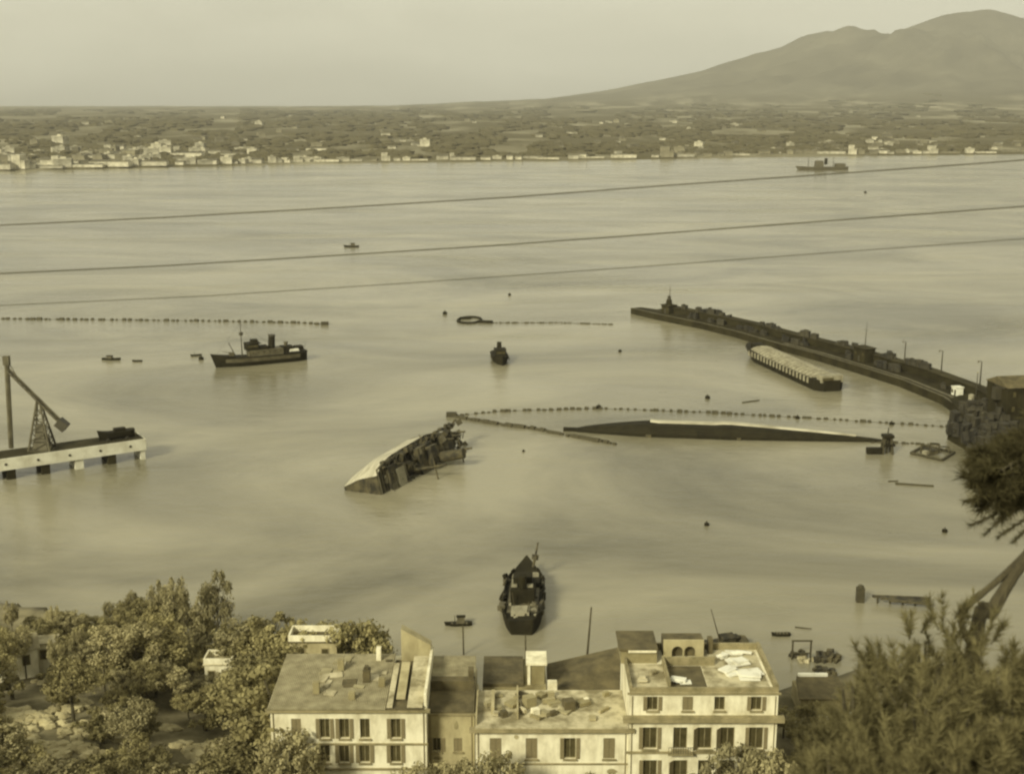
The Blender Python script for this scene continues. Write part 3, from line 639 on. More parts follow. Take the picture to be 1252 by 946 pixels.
for i, (px, py) in enumerate(((1180,520),(1200,535),(1172,531),(1192,512),(1212,528),(1208,545),(1188,541),(1226,540),(1240,548),(1186,503),(1204,500),(1216,515),(1232,530),(1196,524),(1246,536),(1220,548),(1200,560),(1216,566),(1234,560),(1248,568),(1202,578),(1220,584),(1238,580),(1250,592),(1228,594),(1206,588))):
    p = P(px, py, Z1); mb = MB()
    for k in range(9): mb.box((random.uniform(-2.8,2.8), random.uniform(-1.7,1.7), random.uniform(.6,2.0)), (random.uniform(.6,3), random.uniform(.6,2.2), random.uniform(1,4)), rot=Matrix.Rotation(random.uniform(-.4,.4),3,'X') @ Matrix.Rotation(random.uniform(0,3),3,'Z'))
    for k in range(4): mb.tube((random.uniform(-2,2), random.uniform(-1,1), 0.2), (random.uniform(-3,3), random.uniform(-1,1), random.uniform(2,5.5)), .16, .12, 5)
    o = mb.build('scrap_heap', M['cratewood'], loc=(p.x,p.y,Z1+.3)); tag(o, 'dark heap of scrap on the broad quay at the mole root', 'scrap', 'scrap heaps on the mole quay')

# ------------------------------------------------------------------ left jetty with crane
ja = P(178, 561); jb = P(-120, 606)
JZ = 5.8; jd = (jb-ja).normalized(); jn = Vector((jd.y, -jd.x, 0)); jn = jn if jn.y > 0 else -jn
jl = (jb-ja).length; jang = atan2(jd.y, jd.x)
jt = thing('concrete_jetty', 'pale concrete jetty on piers entering from the left edge', 'jetty', (ja.x, ja.y, 0), jang)
sgn = 1 if (Matrix.Rotation(jang, 3, 'Z') @ Vector((0,1,0))).dot(jn) > 0 else -1
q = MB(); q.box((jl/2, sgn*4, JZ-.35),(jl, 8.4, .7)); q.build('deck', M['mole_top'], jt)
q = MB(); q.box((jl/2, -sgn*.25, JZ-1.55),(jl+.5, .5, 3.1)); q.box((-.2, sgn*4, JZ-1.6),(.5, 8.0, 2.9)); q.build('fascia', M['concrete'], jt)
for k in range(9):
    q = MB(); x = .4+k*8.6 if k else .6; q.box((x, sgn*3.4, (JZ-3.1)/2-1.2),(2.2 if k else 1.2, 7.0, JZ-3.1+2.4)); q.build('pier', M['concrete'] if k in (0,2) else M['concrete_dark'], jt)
for k in range(7):
    q = MB(); q.tube((4+8*k, -sgn*.52, JZ-1.5),(4+8*k, -sgn*.62, JZ-1.5),.35,.35,10); q.build('fender_ring', M['steel'], jt)
# crane
cp = ja + jd*((178-47)/178.0*((P(0,588)-ja).length)*.93) + jn*4; 
ct = thing('dock_crane', 'dark dockside crane with tapering tower and sloping jib on the left jetty', 'crane', (cp.x, cp.y, JZ), 0)
_a = Q(8,452,cp.y); _b = Q(76,519,cp.y); _t = (cp.x-_a.x)/(_b.x-_a.x); TH = lerp(_a.z, _b.z, _t)-JZ
q = MB()
for (sx, sy) in ((-1,-1),(1,-1),(1,1),(-1,1)): q.tube((sx*2.8, sy*2.4, 0),(sx*.35, sy*.35, TH),.32,.24,6)
for k in range(5):
    h0 = k*TH/5; f0 = 1-k*.17; f1 = 1-(k+1)*.17
    for (a, b_) in (((-1,-1),(1,-1)),((1,-1),(1,1)),((1,1),(-1,1)),((-1,1),(-1,-1))):
        q.tube((a[0]*2.8*f0,a[1]*2.4*f0,h0),(b_[0]*2.8*f1,b_[1]*2.4*f1,h0+TH/5),.12,.12,4); q.tube((a[0]*2.8*f0,a[1]*2.4*f0,h0),(b_[0]*2.8*f0,b_[1]*2.4*f0,h0),.12,.12,4)
q.build('tower', M['hull_mid'], ct)
q = MB(); q.box((0,0,1.6),(4.0,3.6,3.0),taper=.8); q.box((0,0,5.0),(2.6,2.4,3.6),taper=.7); q.build('machinery_house', M['hull_mid'], ct)
e0 = Q(8, 452, cp.y)-cp; e1 = Q(76, 519, cp.y)-cp; e0.z = Q(8,452,cp.y).z-JZ; e1.z = Q(76,519,cp.y).z-JZ
q = MB(); dirv = (e1-e0)
for off_ in ((0,.6,0),(0,-.6,0),(0.3,0,.7)):
    q.tube(e0+Vector(off_), e1+Vector(off_), .2, .24, 6)
for k in range(12):
    a = e0+dirv*(k/12); b_ = e0+dirv*((k+1)/12); q.tube(a+Vector((0,.6,0)), b_+Vector((0,-.6,0)), .1,.1,4); q.tube(a+Vector((0,-.6,0)), b_+Vector((.3,0,.7)), .1,.1,4)
jib = q.build('jib', M['hull_mid'], ct)
q = MB(); q.box(e1, (2.8,2.4,2.4), rot=Matrix.Rotation(R(42),3,'Y')); q.build('counterweight', M['steel'], ct)
q = MB(); tp = Q(8,437,cp.y)-cp; tp.z = Q(8,437,cp.y).z-JZ
q.tube((tp.x,0,tp.z),(tp.x-1.0,0,.3),.65,.65,6); q.tube((tp.x-.3,.0,tp.z),(e0.x+3.2,0,e0.z-3),.12,.12,5); q.box((tp.x-.1,0,tp.z-.8),(1.6,1.2,2.4)); q.build('hoist_column', M['hull_mid'], ct)
# dark boat hull lying on trestles at the jetty end
bp_ = ja + jd*6.5 + jn*3; bt = thing('beached_launch', 'dark launch propped on two trestles at the end of the left jetty', 'boat', (bp_.x, bp_.y, JZ+1.1), jang+pi)
hull_mb(9.5, 2.8, 1.3, .7, .3).build('hull', M['hull_dark'], bt)
q = MB(); q.box((.8,0,1.7),(3.0,1.8,.8)); q.build('cabin', M['hull_dark'], bt)
for x in (-2.6, 2.6):
    q = MB(); q.tube((x-.6,-1,-1.1),(x,-.8,-.3),.12); q.tube((x+.6,-1,-1.1),(x,-.8,-.3),.12); q.tube((x-.6,1,-1.1),(x,.8,-.3),.12); q.tube((x+.6,1,-1.1),(x,.8,-.3),.12); q.box((x,0,-.45),(.25,2.2,.25)); q.build('trestle', M['steel'], bt)

# ------------------------------------------------------------------ float lines
def float_line(label, pxs, nfl, size, name='float_boom', end=0):
    pts = [P(*p) for p in pxs]; t = thing(name, label, 'float line', (pts[0].x, pts[0].y, 0)); o0 = Vector((pts[0].x, pts[0].y, 0))
    seg = [(pts[i+1]-pts[i]).length for i in range(len(pts)-1)]; tot = sum(seg)
    def at(s):
        s *= tot
        for i, d in enumerate(seg):
            if s <= d or i == len(seg)-1: return pts[i].lerp(pts[i+1], min(1, s/d))-o0
            s -= d
    q = MB(); prev = at(0)
    for k in range(1, 61):
        c = at(k/60); q.tube((prev.x,prev.y,.12),(c.x,c.y,.12),.05,.05,4); prev = c
    q.build('cable', M['float'], t)
    q = MB(); q.tube((-.5,0,0),(.5,0,0),.5,.5,8); proto = q.build('float', M['float'], t)
    for k in range(nfl):
        c = at(min(1, max(0, (k+.5+random.uniform(-.22,.22))/nfl))); o = proto if k == 0 else proto.copy()
        if k: col.objects.link(o); o.parent = t
        s = size*random.uniform(.6,1.3); o.scale = (s*random.uniform(.7,1.5), s, s); o.location = (c.x+random.uniform(-.15,.15), c.y+random.uniform(-.3,.3), .12*size); o.rotation_euler = (0,0,random.uniform(-.2,.2)+atan2(pts[-1].y-pts[0].y, pts[-1].x-pts[0].x))
    if end:
        c = at(0 if end == 1 else 1); q = MB(); q.box((c.x,c.y,.6),(end*0+3.2,2.0,1.4)); q.build('end_raft', M['float'], t)
float_line('long dotted line of net floats crossing the left of the harbour behind the patrol vessel', [(-30,389.6),(103,391),(250,392.5),(370,395),(397,397)], 58, 1.25, end=2)
float_line('short fine line of floats right of the ring shaped raft', [(598,395),(680,394.8),(750,397)], 40, .75)
float_line('upper arm of the V of net floats, running right to the mole root', [(552,509),(610,503),(730,499.5),(860,504),(1000,512),(1175,523)], 70, 1.05, end=1)
float_line('lower arm of the V of net floats, ending in open water', [(556,510),(610,519),(650,524),(700,534),(755,543.5)], 36, 1.35)
float_line('short dashed float line between the mooring dolphin and the diamond raft', [(1064,541),(1115,542.5),(1150,544)], 14, .8)

# ------------------------------------------------------------------ small craft and things afloat
small_boat('motor_launch', 'low dark motor launch alone at the left, under the float line', 136, 440, 7.2, pi-.12, cabin=.9)
small_boat('rowing_boat', 'small rowing boat just right of the low dark motor launch', 168, 442, 3.6, .1)
small_boat('tender', 'small open tender lying ahead of the patrol vessel bow', 240, 435, 4.2, .5, mast=1.2)
small_boat('harbour_launch', 'dark harbour launch far out, below the nearer pair of overhead wires', 430, 302, 10, .05, cabin=1.6, mast=3.5)
def raft_ring():
    p = P(574, 392); t = thing('ring_raft', 'dark ring shaped raft at the left end of the short float line', 'raft', (p.x, p.y, 0), -.12)
    q = MB(); N = 20; pts = [Vector((5.2*cos(2*pi*i/N), 8.0*sin(2*pi*i/N), .3)) for i in range(N+1)]; q.path(pts, [.6]*(N+1), 7); q.build('rim', M['hull_dark'], t)
    q = MB(); q.box((-2.5,4,.5),(5,1.4,1.0),rz=.3); q.build('plank', M['hull_dark'], t)
    q = MB(); q.box((8,-4.5,.4),(6,2.6,1.1),rz=-.1); q.build('tail_pontoon', M['hull_dark'], t)
raft_ring()
def buoy(label, px, py, r, name='mooring_buoy', cat='buoy', group=None):
    p = P(px, py); t = thing(name, label, cat, (p.x, p.y, 0), random.uniform(0,3), group)
    q = MB(); q.tube((0,0,-.3),(0,0,r*.9),r,r*.92,14); q.tube((0,0,r*.9),(0,0,r*1.2),r*.92,r*.35,14); q.build('drum', M['hull_dark'], t)
    q = MB(); q.tube((-r*.3,0,r*1.15),(0,0,r*1.75),.09,.09,5); q.tube((r*.3,0,r*1.15),(0,0,r*1.75),.09,.09,5); q.build('ring', M['steel'], t)
for (px, py, r, lab) in ((544,384,1.1,'mooring buoy just left of the ring shaped raft'),(246,439.5,1.0,'round buoy right beside the tender ahead of the patrol vessel'),(623,361,.8,'small buoy far out above the ring raft float line'),(758,430,.7,'small buoy between the round tug and the mole'),(865,487,.85,'mooring buoy between the covered barge and the float line'),(864,642,.6,'lone buoy in the open water right of the sunken coaster'),(1155,650,.65,'dark buoy at the right beneath the pine branches'),(1090,519,.75,'buoy above the right tip of the overturned hull'),(640,552,.4,'tiny buoy below the lower arm of the float V'),(1058,236,1.5,'tiny dark buoy far out beneath the mountain'),(732,499,.9,'fat buoy on the upper arm of the float V'),(975,511.5,.7,'buoy resting on the upper float line below the covered barge')):
    buoy(lab, px, py, r)
def tug():
    p = P(610, 447); t = thing('harbour_tug', 'stubby dark tug seen end on, alone in the middle of the harbour', 'tug', (p.x+.3, p.y+8, 0), pi/2+.12)
    hull_mb(17, 6.4, 2.4, 1, .3).build('hull', M['hull_dark'], t)
    q = MB(); q.box((0,0,3.5),(6.5,4.2,2.4),taper=.9); w_ = q.build('wheelhouse', M['hull_dark'], t)
    q = MB(); q.box((-.4,0,4.85),(5.2,4.4,.25)); q.build('roof', M['hull_dark'], w_)
    q = MB(); q.box((-3.2,0,3.9),(.1,3.2,.8)); q.build('window', M['pane'], w_)
    q = MB(); q.tube((2.4,0,4.2),(2.5,0,7.0),.95,.85,12); q.build('funnel', M['hull_dark'], t)
    q = MB()
    for s_ in (-1,1):
        for k in range(3): q.tube((-3+3*k,s_*3.1,1.4),(-3+3*k,s_*3.35,1.4),.5,.5,8)
    q.build('fender', M['float'], t)
    q = MB(); q.tube((-1.5,0,4.7),(-1.5,0,7.6),.1,.06,5); q.build('mast', M['steel'], t)
tug()
def far_ship():
    p = P(1006, 208); t = thing('far_freighter', 'low dark freighter far off, beneath the mountain near the far shore', 'ship', (p.x, p.y, 0), .05)
    hull_mb(74, 13, 4.5, 2, .15).build('hull', M['hull_mid'], t)
    q = MB(); q.box((-6,0,9),(12,10,9),taper=.85); q.build('bridge', M['hull_mid'], t)
    q = MB(); q.tube((4,0,8),(4,0,17),2.4,2.2,12); q.build('funnel', M['hull_dark'], t)
    q = MB(); q.box((25,0,7),(14,9,5)); q.build('aft_house', M['hull_mid'], t)
    for x in (-22, 15):
        q = MB(); q.tube((x,0,4),(x,0,19),.5,.3,6); q.build('mast', M['steel'], t)
far_ship()
def dolphin():
    p = P(1084, 554); t = thing('mooring_dolphin', 'dark mooring dolphin with side platform at the right tip of the overturned hull', 'dolphin', (p.x, p.y, 0))
    q = MB()
    for (x, y) in ((-1,-.8),(1,-.8),(1,.8),(-1,.8),(0,0)): q.tube((x*1.4,y*1.4,-1),(x*.8,y*.8,5.2),.42,.36,7)
    q.build('pile', M['float'], t)
    q = MB(); q.box((0,0,5.0),(3.0,2.6,.8)); q.box((.3,0,2.6),(3.2,2.8,.5)); q.build('cap', M['hull_dark'], t)
    q = MB(); q.box((-3.6,-.4,.9),(4.2,1.8,1.6)); q.build('side_platform', M['hull_dark'], t)
    q = MB(); q.tube((0,0,5.3),(.1,0,7.4),.25,.15,6); q.build('post', M['steel'], t)
dolphin()
def diamond():
    p = P(1141, 555); t = thing('diamond_raft', 'diamond shaped timber raft with a broken frame upright on it, left of the mole quay', 'raft', (p.x, p.y, 0))
    c = [(-6.2,0),(0,7.5),(6.0,.5),(0,-7.0)]; q = MB()
    for i in range(4):
        a, b_ = c[i], c[(i+1) % 4]; q.tube((a[0],a[1],.35),(b_[0],b_[1],.35),.4,.4,7)
    q.build('timber_boom', M['float'], t)
    q = MB()
    for (x0, x1, h_) in ((-3.5,-1,2.6),(-1,1.6,3.2),(1.6,4.4,2.2)):
        q.tube((x0,0,.3),(x0,0,h_),.22,.2,6); q.tube((x0,0,h_),(x1,0.4,h_*.9),.2,.2,6); q.tube((x1,0.4,.3),(x1,.4,h_*.9),.2,.2,6); q.tube((x0,0,.3),(x1,.4,h_*.9),.14,.14,6)
    q.build('broken_frame', M['rust'], t)
    q = MB(); q.box((-.8,.5,.8),(3,3.5,1.2),rz=.3); q.build('debris', M['rust'], t)
    q = MB(); q.box((-2.5,-1.2,.8),(1.4,1.6,1.0),rz=.6); q.build('pale_box', M['hull_light'], t)
diamond()
def log(name, label, px, py, L, rz, r=.35, cat='log', two=False, m_='float'):
    p = P(px, py); t = MB(); t.tube((-L/2,0,.1),(L/2,0,.15),r,r*.7,7)
    if two: t.tube((-L/2+1,.9,.1),(L/2+2,1.1,.15),r*.8,r*.6,7)
    o = t.build(name, M[m_], loc=(p.x,p.y,0), rot=(0,0,rz)); tag(o, label, cat)
log('floating_spar', 'dark floating spar left of the quay beneath the diamond raft', 1118, 593, 9.4, -.22)
log('floating_plank', 'short plank afloat at the right below the spar', 1092, 588.5, 2.6, .1, .2)
log('drifting_timber', 'faint drifting timber above the overturned hull', 918, 491, 7, .5, .28)
log('thin_spar', 'thin spar afloat among the quay ruins at lower right', 982, 768, 3.0, -.3, .14)
small_boat('dinghy', 'tiny dark dinghy afloat above the ruined quay at lower right', 955, 777, 3.4, .05)
small_boat('moored_skiff', 'dark skiff with piled gear, left of the sunken coaster', 561, 764, 5.0, .08, cabin=1.2, mast=1.5)
p = P(567, 800); o = MB(); o.tube((0,0,-1),(-.1,0,5.5),.16,.12,7); tag(o.build('mooring_pole', M['bark'], loc=(p.x,p.y,0)), 'thin mooring pole nearer the shore than the dark skiff', 'pole')
p = P(643, 806); o = MB(); o.tube((0,0,-1),(-.1,0,4.6),.16,.12,7); tag(o.build('mooring_pole', M['bark'], loc=(p.x,p.y,0)), 'mooring pole directly below the sunken coaster', 'pole')
def sunk_mast(px, base_y, top_px, top_y, label):
    b_ = P(px, base_y); tp = Q(top_px, top_y, b_.y); t = thing('sunken_mast', label, 'mast', (b_.x, b_.y, 0))
    q = MB(); q.tube((0,0,-1),(tp.x-b_.x, 0, tp.z),.26,.12,8); q.build('pole', M['bark'], t)
    q = MB(); q.tube((0,0,.6),(-1.6,.4,4.4),.12,.07,6); q.build('gaff', M['bark'], t)
sunk_mast(714, 842, 723, 742, 'tall bare mast of a sunken boat rising behind the central roofs')
def sunk_boat():
    p = P(884, 793); t = thing('sunken_sloop', 'sunken sloop with thin leaning mast behind the right hand building', 'shipwreck', (p.x, p.y, -.2), .3, tilt=(.2, 0))
    hull_mb(9, 3, 1.6, .5, .4).build('hull', M['rust'], t)
    q = MB(); q.tube((-.5,0,1),(-3.6,0,9.2),.14,.06,6); q.build('mast', M['bark'], t)
    q = MB(); q.box((.5,0,2.2),(2.6,1.8,1.6)); q.box((2.4,.3,1.9),(1,1.2,1.2),rz=.4); q.build('cabin', M['rust'], t)
sunk_boat()
# lower right landing stage
t = thing('landing_stage', 'broken timber landing stage reaching out beyond the right hand shrubs', 'jetty', (P(1050,735).x, P(1050,735).y, 0), -.10)
q = MB(); q.box((.2,0,1.2),(1.5,1.5,3.4)); q.tube((.2,0,2.9),(.2,0,3.4),.7,.5,8); q.build('bollard_pile', M['float'], t)
q = MB()
for k in range(3): q.box((8+.6*k, -1.2+1.1*k*-1+1, 1.3),(11-k*1.5,.8,.35), rz=-.06*k)
q.build('plank_deck', M['rust'], t)
for k in range(5):
    q = MB(); q.tube((3.5+2.4*k,-.4,-1),(3.5+2.4*k,-.4,1.3),.2); q.build('pile', M['float'], t)

# ------------------------------------------------------------------ BUILDINGS near the shore
def facade_building(name, label, cat, X0, X1, Yf, D, z0, z1, wins, wallm='plaster', sides=True, cornices=(), rz=0.0, group=None):
    """wins: list of (xc, zbottom, w, h) in absolute coordinates on the front"""
    t = thing(name, label, cat, ((X0+X1)/2, Yf, z0), rz, group); ox = (X0+X1)/2
    W = X1-X0; H = z1-z0
    ws = [(a-ox-w_/2, a-ox+w_/2, zb-z0, zb-z0+h_) for (a, zb, w_, h_) in wins]
    xs_ = sorted(set([-W/2, W/2]+[v for q in ws for v in q[:2]])); zs_ = sorted(set([0, H]+[v for q in ws for v in q[2:]]))
    mb = MB(); rec = .35
    for i in range(len(xs_)-1):
        for j in range(len(zs_)-1):
            cx = (xs_[i]+xs_[i+1])/2; cz = (zs_[j]+zs_[j+1])/2
            if any(a < cx < b_ and c < cz < d for a, b_, c, d in ws): continue
            mb.add([(xs_[i],0,zs_[j]),(xs_[i+1],0,zs_[j]),(xs_[i+1],0,zs_[j+1]),(xs_[i],0,zs_[j+1])], [(0,1,2,3)])
    for (a, b_, c, d) in ws:
        mb.add([(a,0,c),(b_,0,c),(b_,0,d),(a,0,d),(a,rec,c),(b_,rec,c),(b_,rec,d),(a,rec,d)], [(0,4,5,1),(1,5,6,2),(2,6,7,3),(3,7,4,0)])
    mb.add([(-W/2,0,0),(W/2,0,0),(W/2,D,0),(-W/2,D,0),(-W/2,0,H),(W/2,0,H),(W/2,D,H),(-W/2,D,H)], [(0,3,2,1),(4,5,6,7),(1,2,6,5),(2,3,7,6),(3,0,4,7)])
    mb.build('wall', M[wallm], t)
    for k, (a, b_, c, d) in enumerate(ws):
        f = MB(); w_ = .09
        f.bx(a,a+w_,rec-.12,rec,c,d); f.bx(b_-w_,b_,rec-.12,rec,c,d); f.bx(a+w_,b_-w_,rec-.12,rec,d-w_,d); f.bx(a+w_,b_-w_,rec-.12,rec,c,c+w_); f.bx((a+b_)/2-.04,(a+b_)/2+.04,rec-.12,rec,c+w_,d-w_)
        fo = f.build('window', M['cornice'], t)
        g = MB(); g.add([(a+w_,rec-.05,c+w_),(b_-w_,rec-.05,c+w_),(b_-w_,rec-.05,d-w_),(a+w_,rec-.05,d-w_)], [(0,1,2,3)]); g.build('pane', M['pane'], fo)
        s = MB(); s.bx(a-.15,b_+.15,-.28,-.003,c-.2,c-.02); s.build('sill', M['cornice'], fo)
        vv = random.random()
        if vv < .22:
            for (u0, u1) in ((a+.02,(a+b_)/2-.02),((a+b_)/2+.02,b_-.02)): h_ = MB(); h_.bx(u0,u1,.06,.12,c+.02,d-.02); h_.build('shutter', M['shutter'], fo)
        elif vv < .42:
            h_ = MB(); ww = (b_-a)/2; h_.box((a-ww*.35,-ww*.35,(c+d)/2),(ww,.05,d-c),rz=R(45)); h_.build('shutter', M['shutter'], fo)
        elif vv < .8 and d-c > 1.6:
            for (u0, u1) in ((a-.52,a-.04),(b_+.04,b_+.52)): h_ = MB(); h_.bx(u0,u1,-.1,-.004,c,d); h_.build('shutter', M['shutter'], fo)
    for xd in (-W/2+.35, W/2-.35):
        dp = MB(); dp.tube((xd,-.1,.1),(xd,-.1,H-.5),.06,.06,6); dp.build('downpipe', M['shutter'], t)
    for k in range(9):   # flaked plaster
        xq = random.uniform(-W/2+1, W/2-1.5); zq = random.uniform(H*.45, H-1.4); wq = random.uniform(.3, 1.1); hq = random.uniform(.3, 1.0)
        if any(a-.7 < xq+wq and xq-wq < b_+.7 and c-.4 < zq+hq and zq-hq < d+.2 for a, b_, c, d in ws) or any(zc-z0-.2 < zq+hq and zq-hq < zc-z0+hh+.2 for zc, hh, pr in cornices): continue
        N_ = 9; pg = [(xq+wq*random.uniform(.5,1)*cos(2*pi*i/N_), -.004, zq+hq*random.uniform(.5,1)*sin(2*pi*i/N_)) for i in range(N_)]
        fp = MB(); fp.add(pg, [tuple(range(N_))]); fp.build('bare_plaster_patch', M[random.choice(['plaster3','plaster2'])], t)
    for (zc, hh, pr) in cornices:
        c_ = MB(); c_.bx(-W/2-pr, W/2+pr, -pr, -.002, zc-z0, zc-z0+hh); c_.build('cornice', M['cornice'], t)
    return t, ox
G = 3.2
Yf = 144.0
def XX(px, z, Y=Yf):  # x at that plane
    py = CY  # depth along the camera axis for a point (Y,z)
    dep = Y*cos(PITCH)+(CAMH-z)*sin(PITCH); return (px-CX)/F*dep
def ZZ(py, Y): return Q(0, py, Y).z

# B1, left building
z1 = ZZ(866, Yf); X0 = XX(330, z1); X1 = XX(521, z1)
w1 = [(XX(p_, 18), ZZ(903, Yf)+.1, 1.25, 2.75) for p_ in (362,397,421,446,484)]
w2 = [(XX(p_, 14), ZZ(930, Yf)-.2, 1.3, 2.5) for p_ in (362,397,421,446,484)]
w3 = [(XX(p_, 10), ZZ(966, Yf)-.2, 1.3, 2.5) for p_ in (362,397,421,446,484)]
b1, ox = facade_building('apartment_house', 'pale plastered apartment house with panelled roof, left one of the shore row', 'house', X0, X1, Yf, 15.5, G-1, z1, w1+w2+w3, 'plaster', cornices=((z1-.35,.35,.5),(ZZ(905,Yf)-.55,.22,.2),(ZZ(936,Yf)-.5,.25,.22)))
H1 = z1-(G-1)
def roofbx(parent, nm, m_, ox, Yb, x0, x1, y0, y1, za, zb, th=.18, z0b=None):
    """sloping slab between y0 (height za) and y1 (height zb), coords absolute in x,y; z relative to parent"""
    q = MB(); a, b_ = x0-ox, x1-ox; c, d = y0-Yb, y1-Yb
    q.add([(a,c,za-th),(b_,c,za-th),(b_,d,zb-th),(a,d,zb-th),(a,c,za),(b_,c,za),(b_,d,zb),(a,d,zb)], [(0,3,2,1),(4,5,6,7),(0,1,5,4),(1,2,6,5),(2,3,7,6),(3,0,4,7)])
    return q.build(nm, M[m_], parent)
def xr(px, py, z): return P(px, py, z).x
zr = z1+.02
roofbx(b1,'tiled_roof','tiles',ox,Yf, X0-.3, XX(472,z1), Yf-.5, Yf+14.0, H1+.25, H1+1.0)
roofbx(b1,'roof_panel','roof_pale',ox,Yf, XX(473,z1), XX(480,z1), Yf-.4, Yf+10.5, H1+.5, H1+1.3)
roofbx(b1,'roof_panel','plaster2',ox,Yf, XX(483,z1), XX(494,z1), Yf+1.8, Yf+10.5, H1+.55, H1+1.5)
roofbx(b1,'roof_panel','roof_pale',ox,Yf, XX(498,z1), XX(517,z1), Yf-.4, Yf+12, H1+.5, H1+1.6)
roofbx(b1,'dark_gutter','roof_dark',ox,Yf, XX(472,z1)+.05, XX(518,z1), Yf-.45, Yf+13.5, H1+.12, H1+.3)
q = MB(); xa = XX(480,z1)-ox; xb = XX(519,z1)-ox; yb_ = 13.2
q.add([(xa,yb_,H1),(xb,yb_,H1),(xb,yb_,H1+2.6),(xa,yb_,H1+5.0),(xa,yb_+1.6,H1),(xb,yb_+1.6,H1),(xb,yb_+1.6,H1+2.6),(xa,yb_+1.6,H1+5.0)], [(0,1,2,3),(5,4,7,6),(0,4,5,1),(1,5,6,2),(2,6,7,3),(3,7,4,0)])
q.build('gable_wall', M['plaster2'], b1)
q = MB(); q.bx(XX(518,z1)-ox, XX(521.5,z1)-ox, .2, 14.9, H1+.002, H1+1.9); q.build('party_wall', M['plaster'], b1)
q = MB(); q.bx(XX(437,z1)-ox, XX(446,z1)-ox, 6.0, 7.2, H1+.3, H1+2.3); q.bx(XX(439,z1)-ox, XX(444,z1)-ox, 6.2, 7.0, H1+2.3, H1+2.7); q.build('chimney', M['roof_dark'], b1)
q = MB(); q.bx(XX(448,z1)-ox, XX(454,z1)-ox, 12.0, 13.0, H1+.3, H1+2.6); q.build('chimney', M['plaster'], b1)

for k in range(16):
    px_ = random.uniform(372, 466); y_ = random.uniform(1.5, 12.5); w_ = random.uniform(.5, 1.9); zt_ = H1+.25+.75*(y_+.5)/14.5+.09
    q = MB(); q.box((XX(px_,z1)-ox, y_, zt_), (w_, random.uniform(.5,2.2), .1), rot=Matrix.Rotation(.052,3,'X') @ Matrix.Rotation(random.uniform(-.25,.25),3,'Z')); q.build('roof_patch', M[random.choice(['roof_dark','roof_pale','roof_pale','roof'])], b1)
for (px_, y_, h_) in ((382,3.5,1.4),(405,9.5,1.7),(462,5.2,1.1),(428,2.0,.8)):
    q = MB(); q.box((XX(px_,z1)-ox, y_, H1+.4+h_/2), (.8,.7,h_+.4)); q.build('chimney', M['plaster3'], b1)
# B2, low link
z2 = ZZ(871, 146.5); X0b = XX(522.5, z2, 146.5); X1b = XX(580, z2, 146.5)
b2, ox2 = facade_building('link_house', 'low narrow house wedged between the left apartment house and the long central one', 'house', X0b, X1b, 146.5, 13, G-1, z2, [(XX(p_,13,146.5), ZZ(918,146.5), 1.1, 1.9) for p_ in (534,560)]+[(XX(p_,10,146.5), ZZ(950,146.5), 1.1, 1.9) for p_ in (534,560)], 'plaster2', cornices=((z2-.3,.3,.3),))
H2 = z2-(G-1)
roofbx(b2,'lower_roof','roof_dark',ox2,146.5, X0b+.1, X1b-.1, 146.4, 151.5, H2+.15, H2+.6)
roofbx(b2,'upper_roof','tiles',ox2,146.5, X0b+.1, X1b-.1, 153.2, 159.0, H2+1.7, H2+2.1)
q = MB(); q.bx(X0b+.1-ox2, X1b-.1-ox2, 5.2, 6.6, H2+.0, H2+1.9); q.build('roof_wall', M['roof_dark'], b2)
q = MB(); q.bx(XX(570,z2)-ox2, XX(577,z2)-ox2, 5.6, 6.9, H2+1.9, H2+3.2); q.build('chimney', M['roof_dark'], b2)

# B3, long central
z3 = ZZ(890, Yf); X0c = XX(581, z3); X1c = XX(769, z3)
w3a = [(XX(p_, 14), ZZ(928, Yf)-.1, 1.5, 2.9) for p_ in (606,650,697,745)]
w3b = [(XX(p_, 9.5), ZZ(975, Yf), 1.5, 2.5) for p_ in (606,650,697,745)]
b3, ox3 = facade_building('terrace_house', 'long central house with heavy eave and cluttered pale flat roof', 'house', X0c, X1c-.01, Yf+.4, 9.5, G-1, z3, w3a+w3b, 'plaster', cornices=((z3-.5,.5,.75),(ZZ(936,Yf),.2,.15)))
H3 = z3-(G-1)
roofbx(b3,'flat_roof','roof_pale',ox3,Yf+.4, X0c, X1c-.05, Yf-.2, Yf+9.9, H3+.2, H3+.35)
for (pa, pb, y0, y1, hh, m_) in ((600,604,3,8,.9,'plaster2'),(632,634,1.5,9.0,1.0,'plaster2'),(581,583,0,9.5,.9,'plaster2')):
    q = MB(); q.bx(XX(pa,z3)-ox3, XX(pb,z3)-ox3, y0, y1, H3+.25, H3+.3+hh); q.build('roof_wall', M[m_], b3)
for (pc, y, s_, m_) in ((616,2.2,.5,'roof_dark'),(648,5,.9,'plaster3'),(655,2.5,.6,'plaster'),(697,4,.9,'roof_dark'),(720,6,.4,'plaster'),(676,7.5,.5,'plaster2')):
    q = MB(); q.box((XX(pc,z3)-ox3, y, H3+.3+s_*.8), (s_*1.6, s_*1.4, s_*1.6), rz=random.uniform(-.5,.5)); q.build('chimney', M[m_], b3)
for k in range(26):
    px_ = random.uniform(588, 764); y_ = random.uniform(.8, 8.8); h_ = random.uniform(.1,.7)
    q = MB(); q.box((XX(px_,z3)-ox3, y_, H3+.38+h_/2), (random.uniform(.3,1.8), random.uniform(.3,1.5), h_), rz=random.uniform(-.8,.8)); q.build('roof_debris', M[random.choice(['roof_dark','roof','plaster2','plaster3','roof_pale'])], b3)
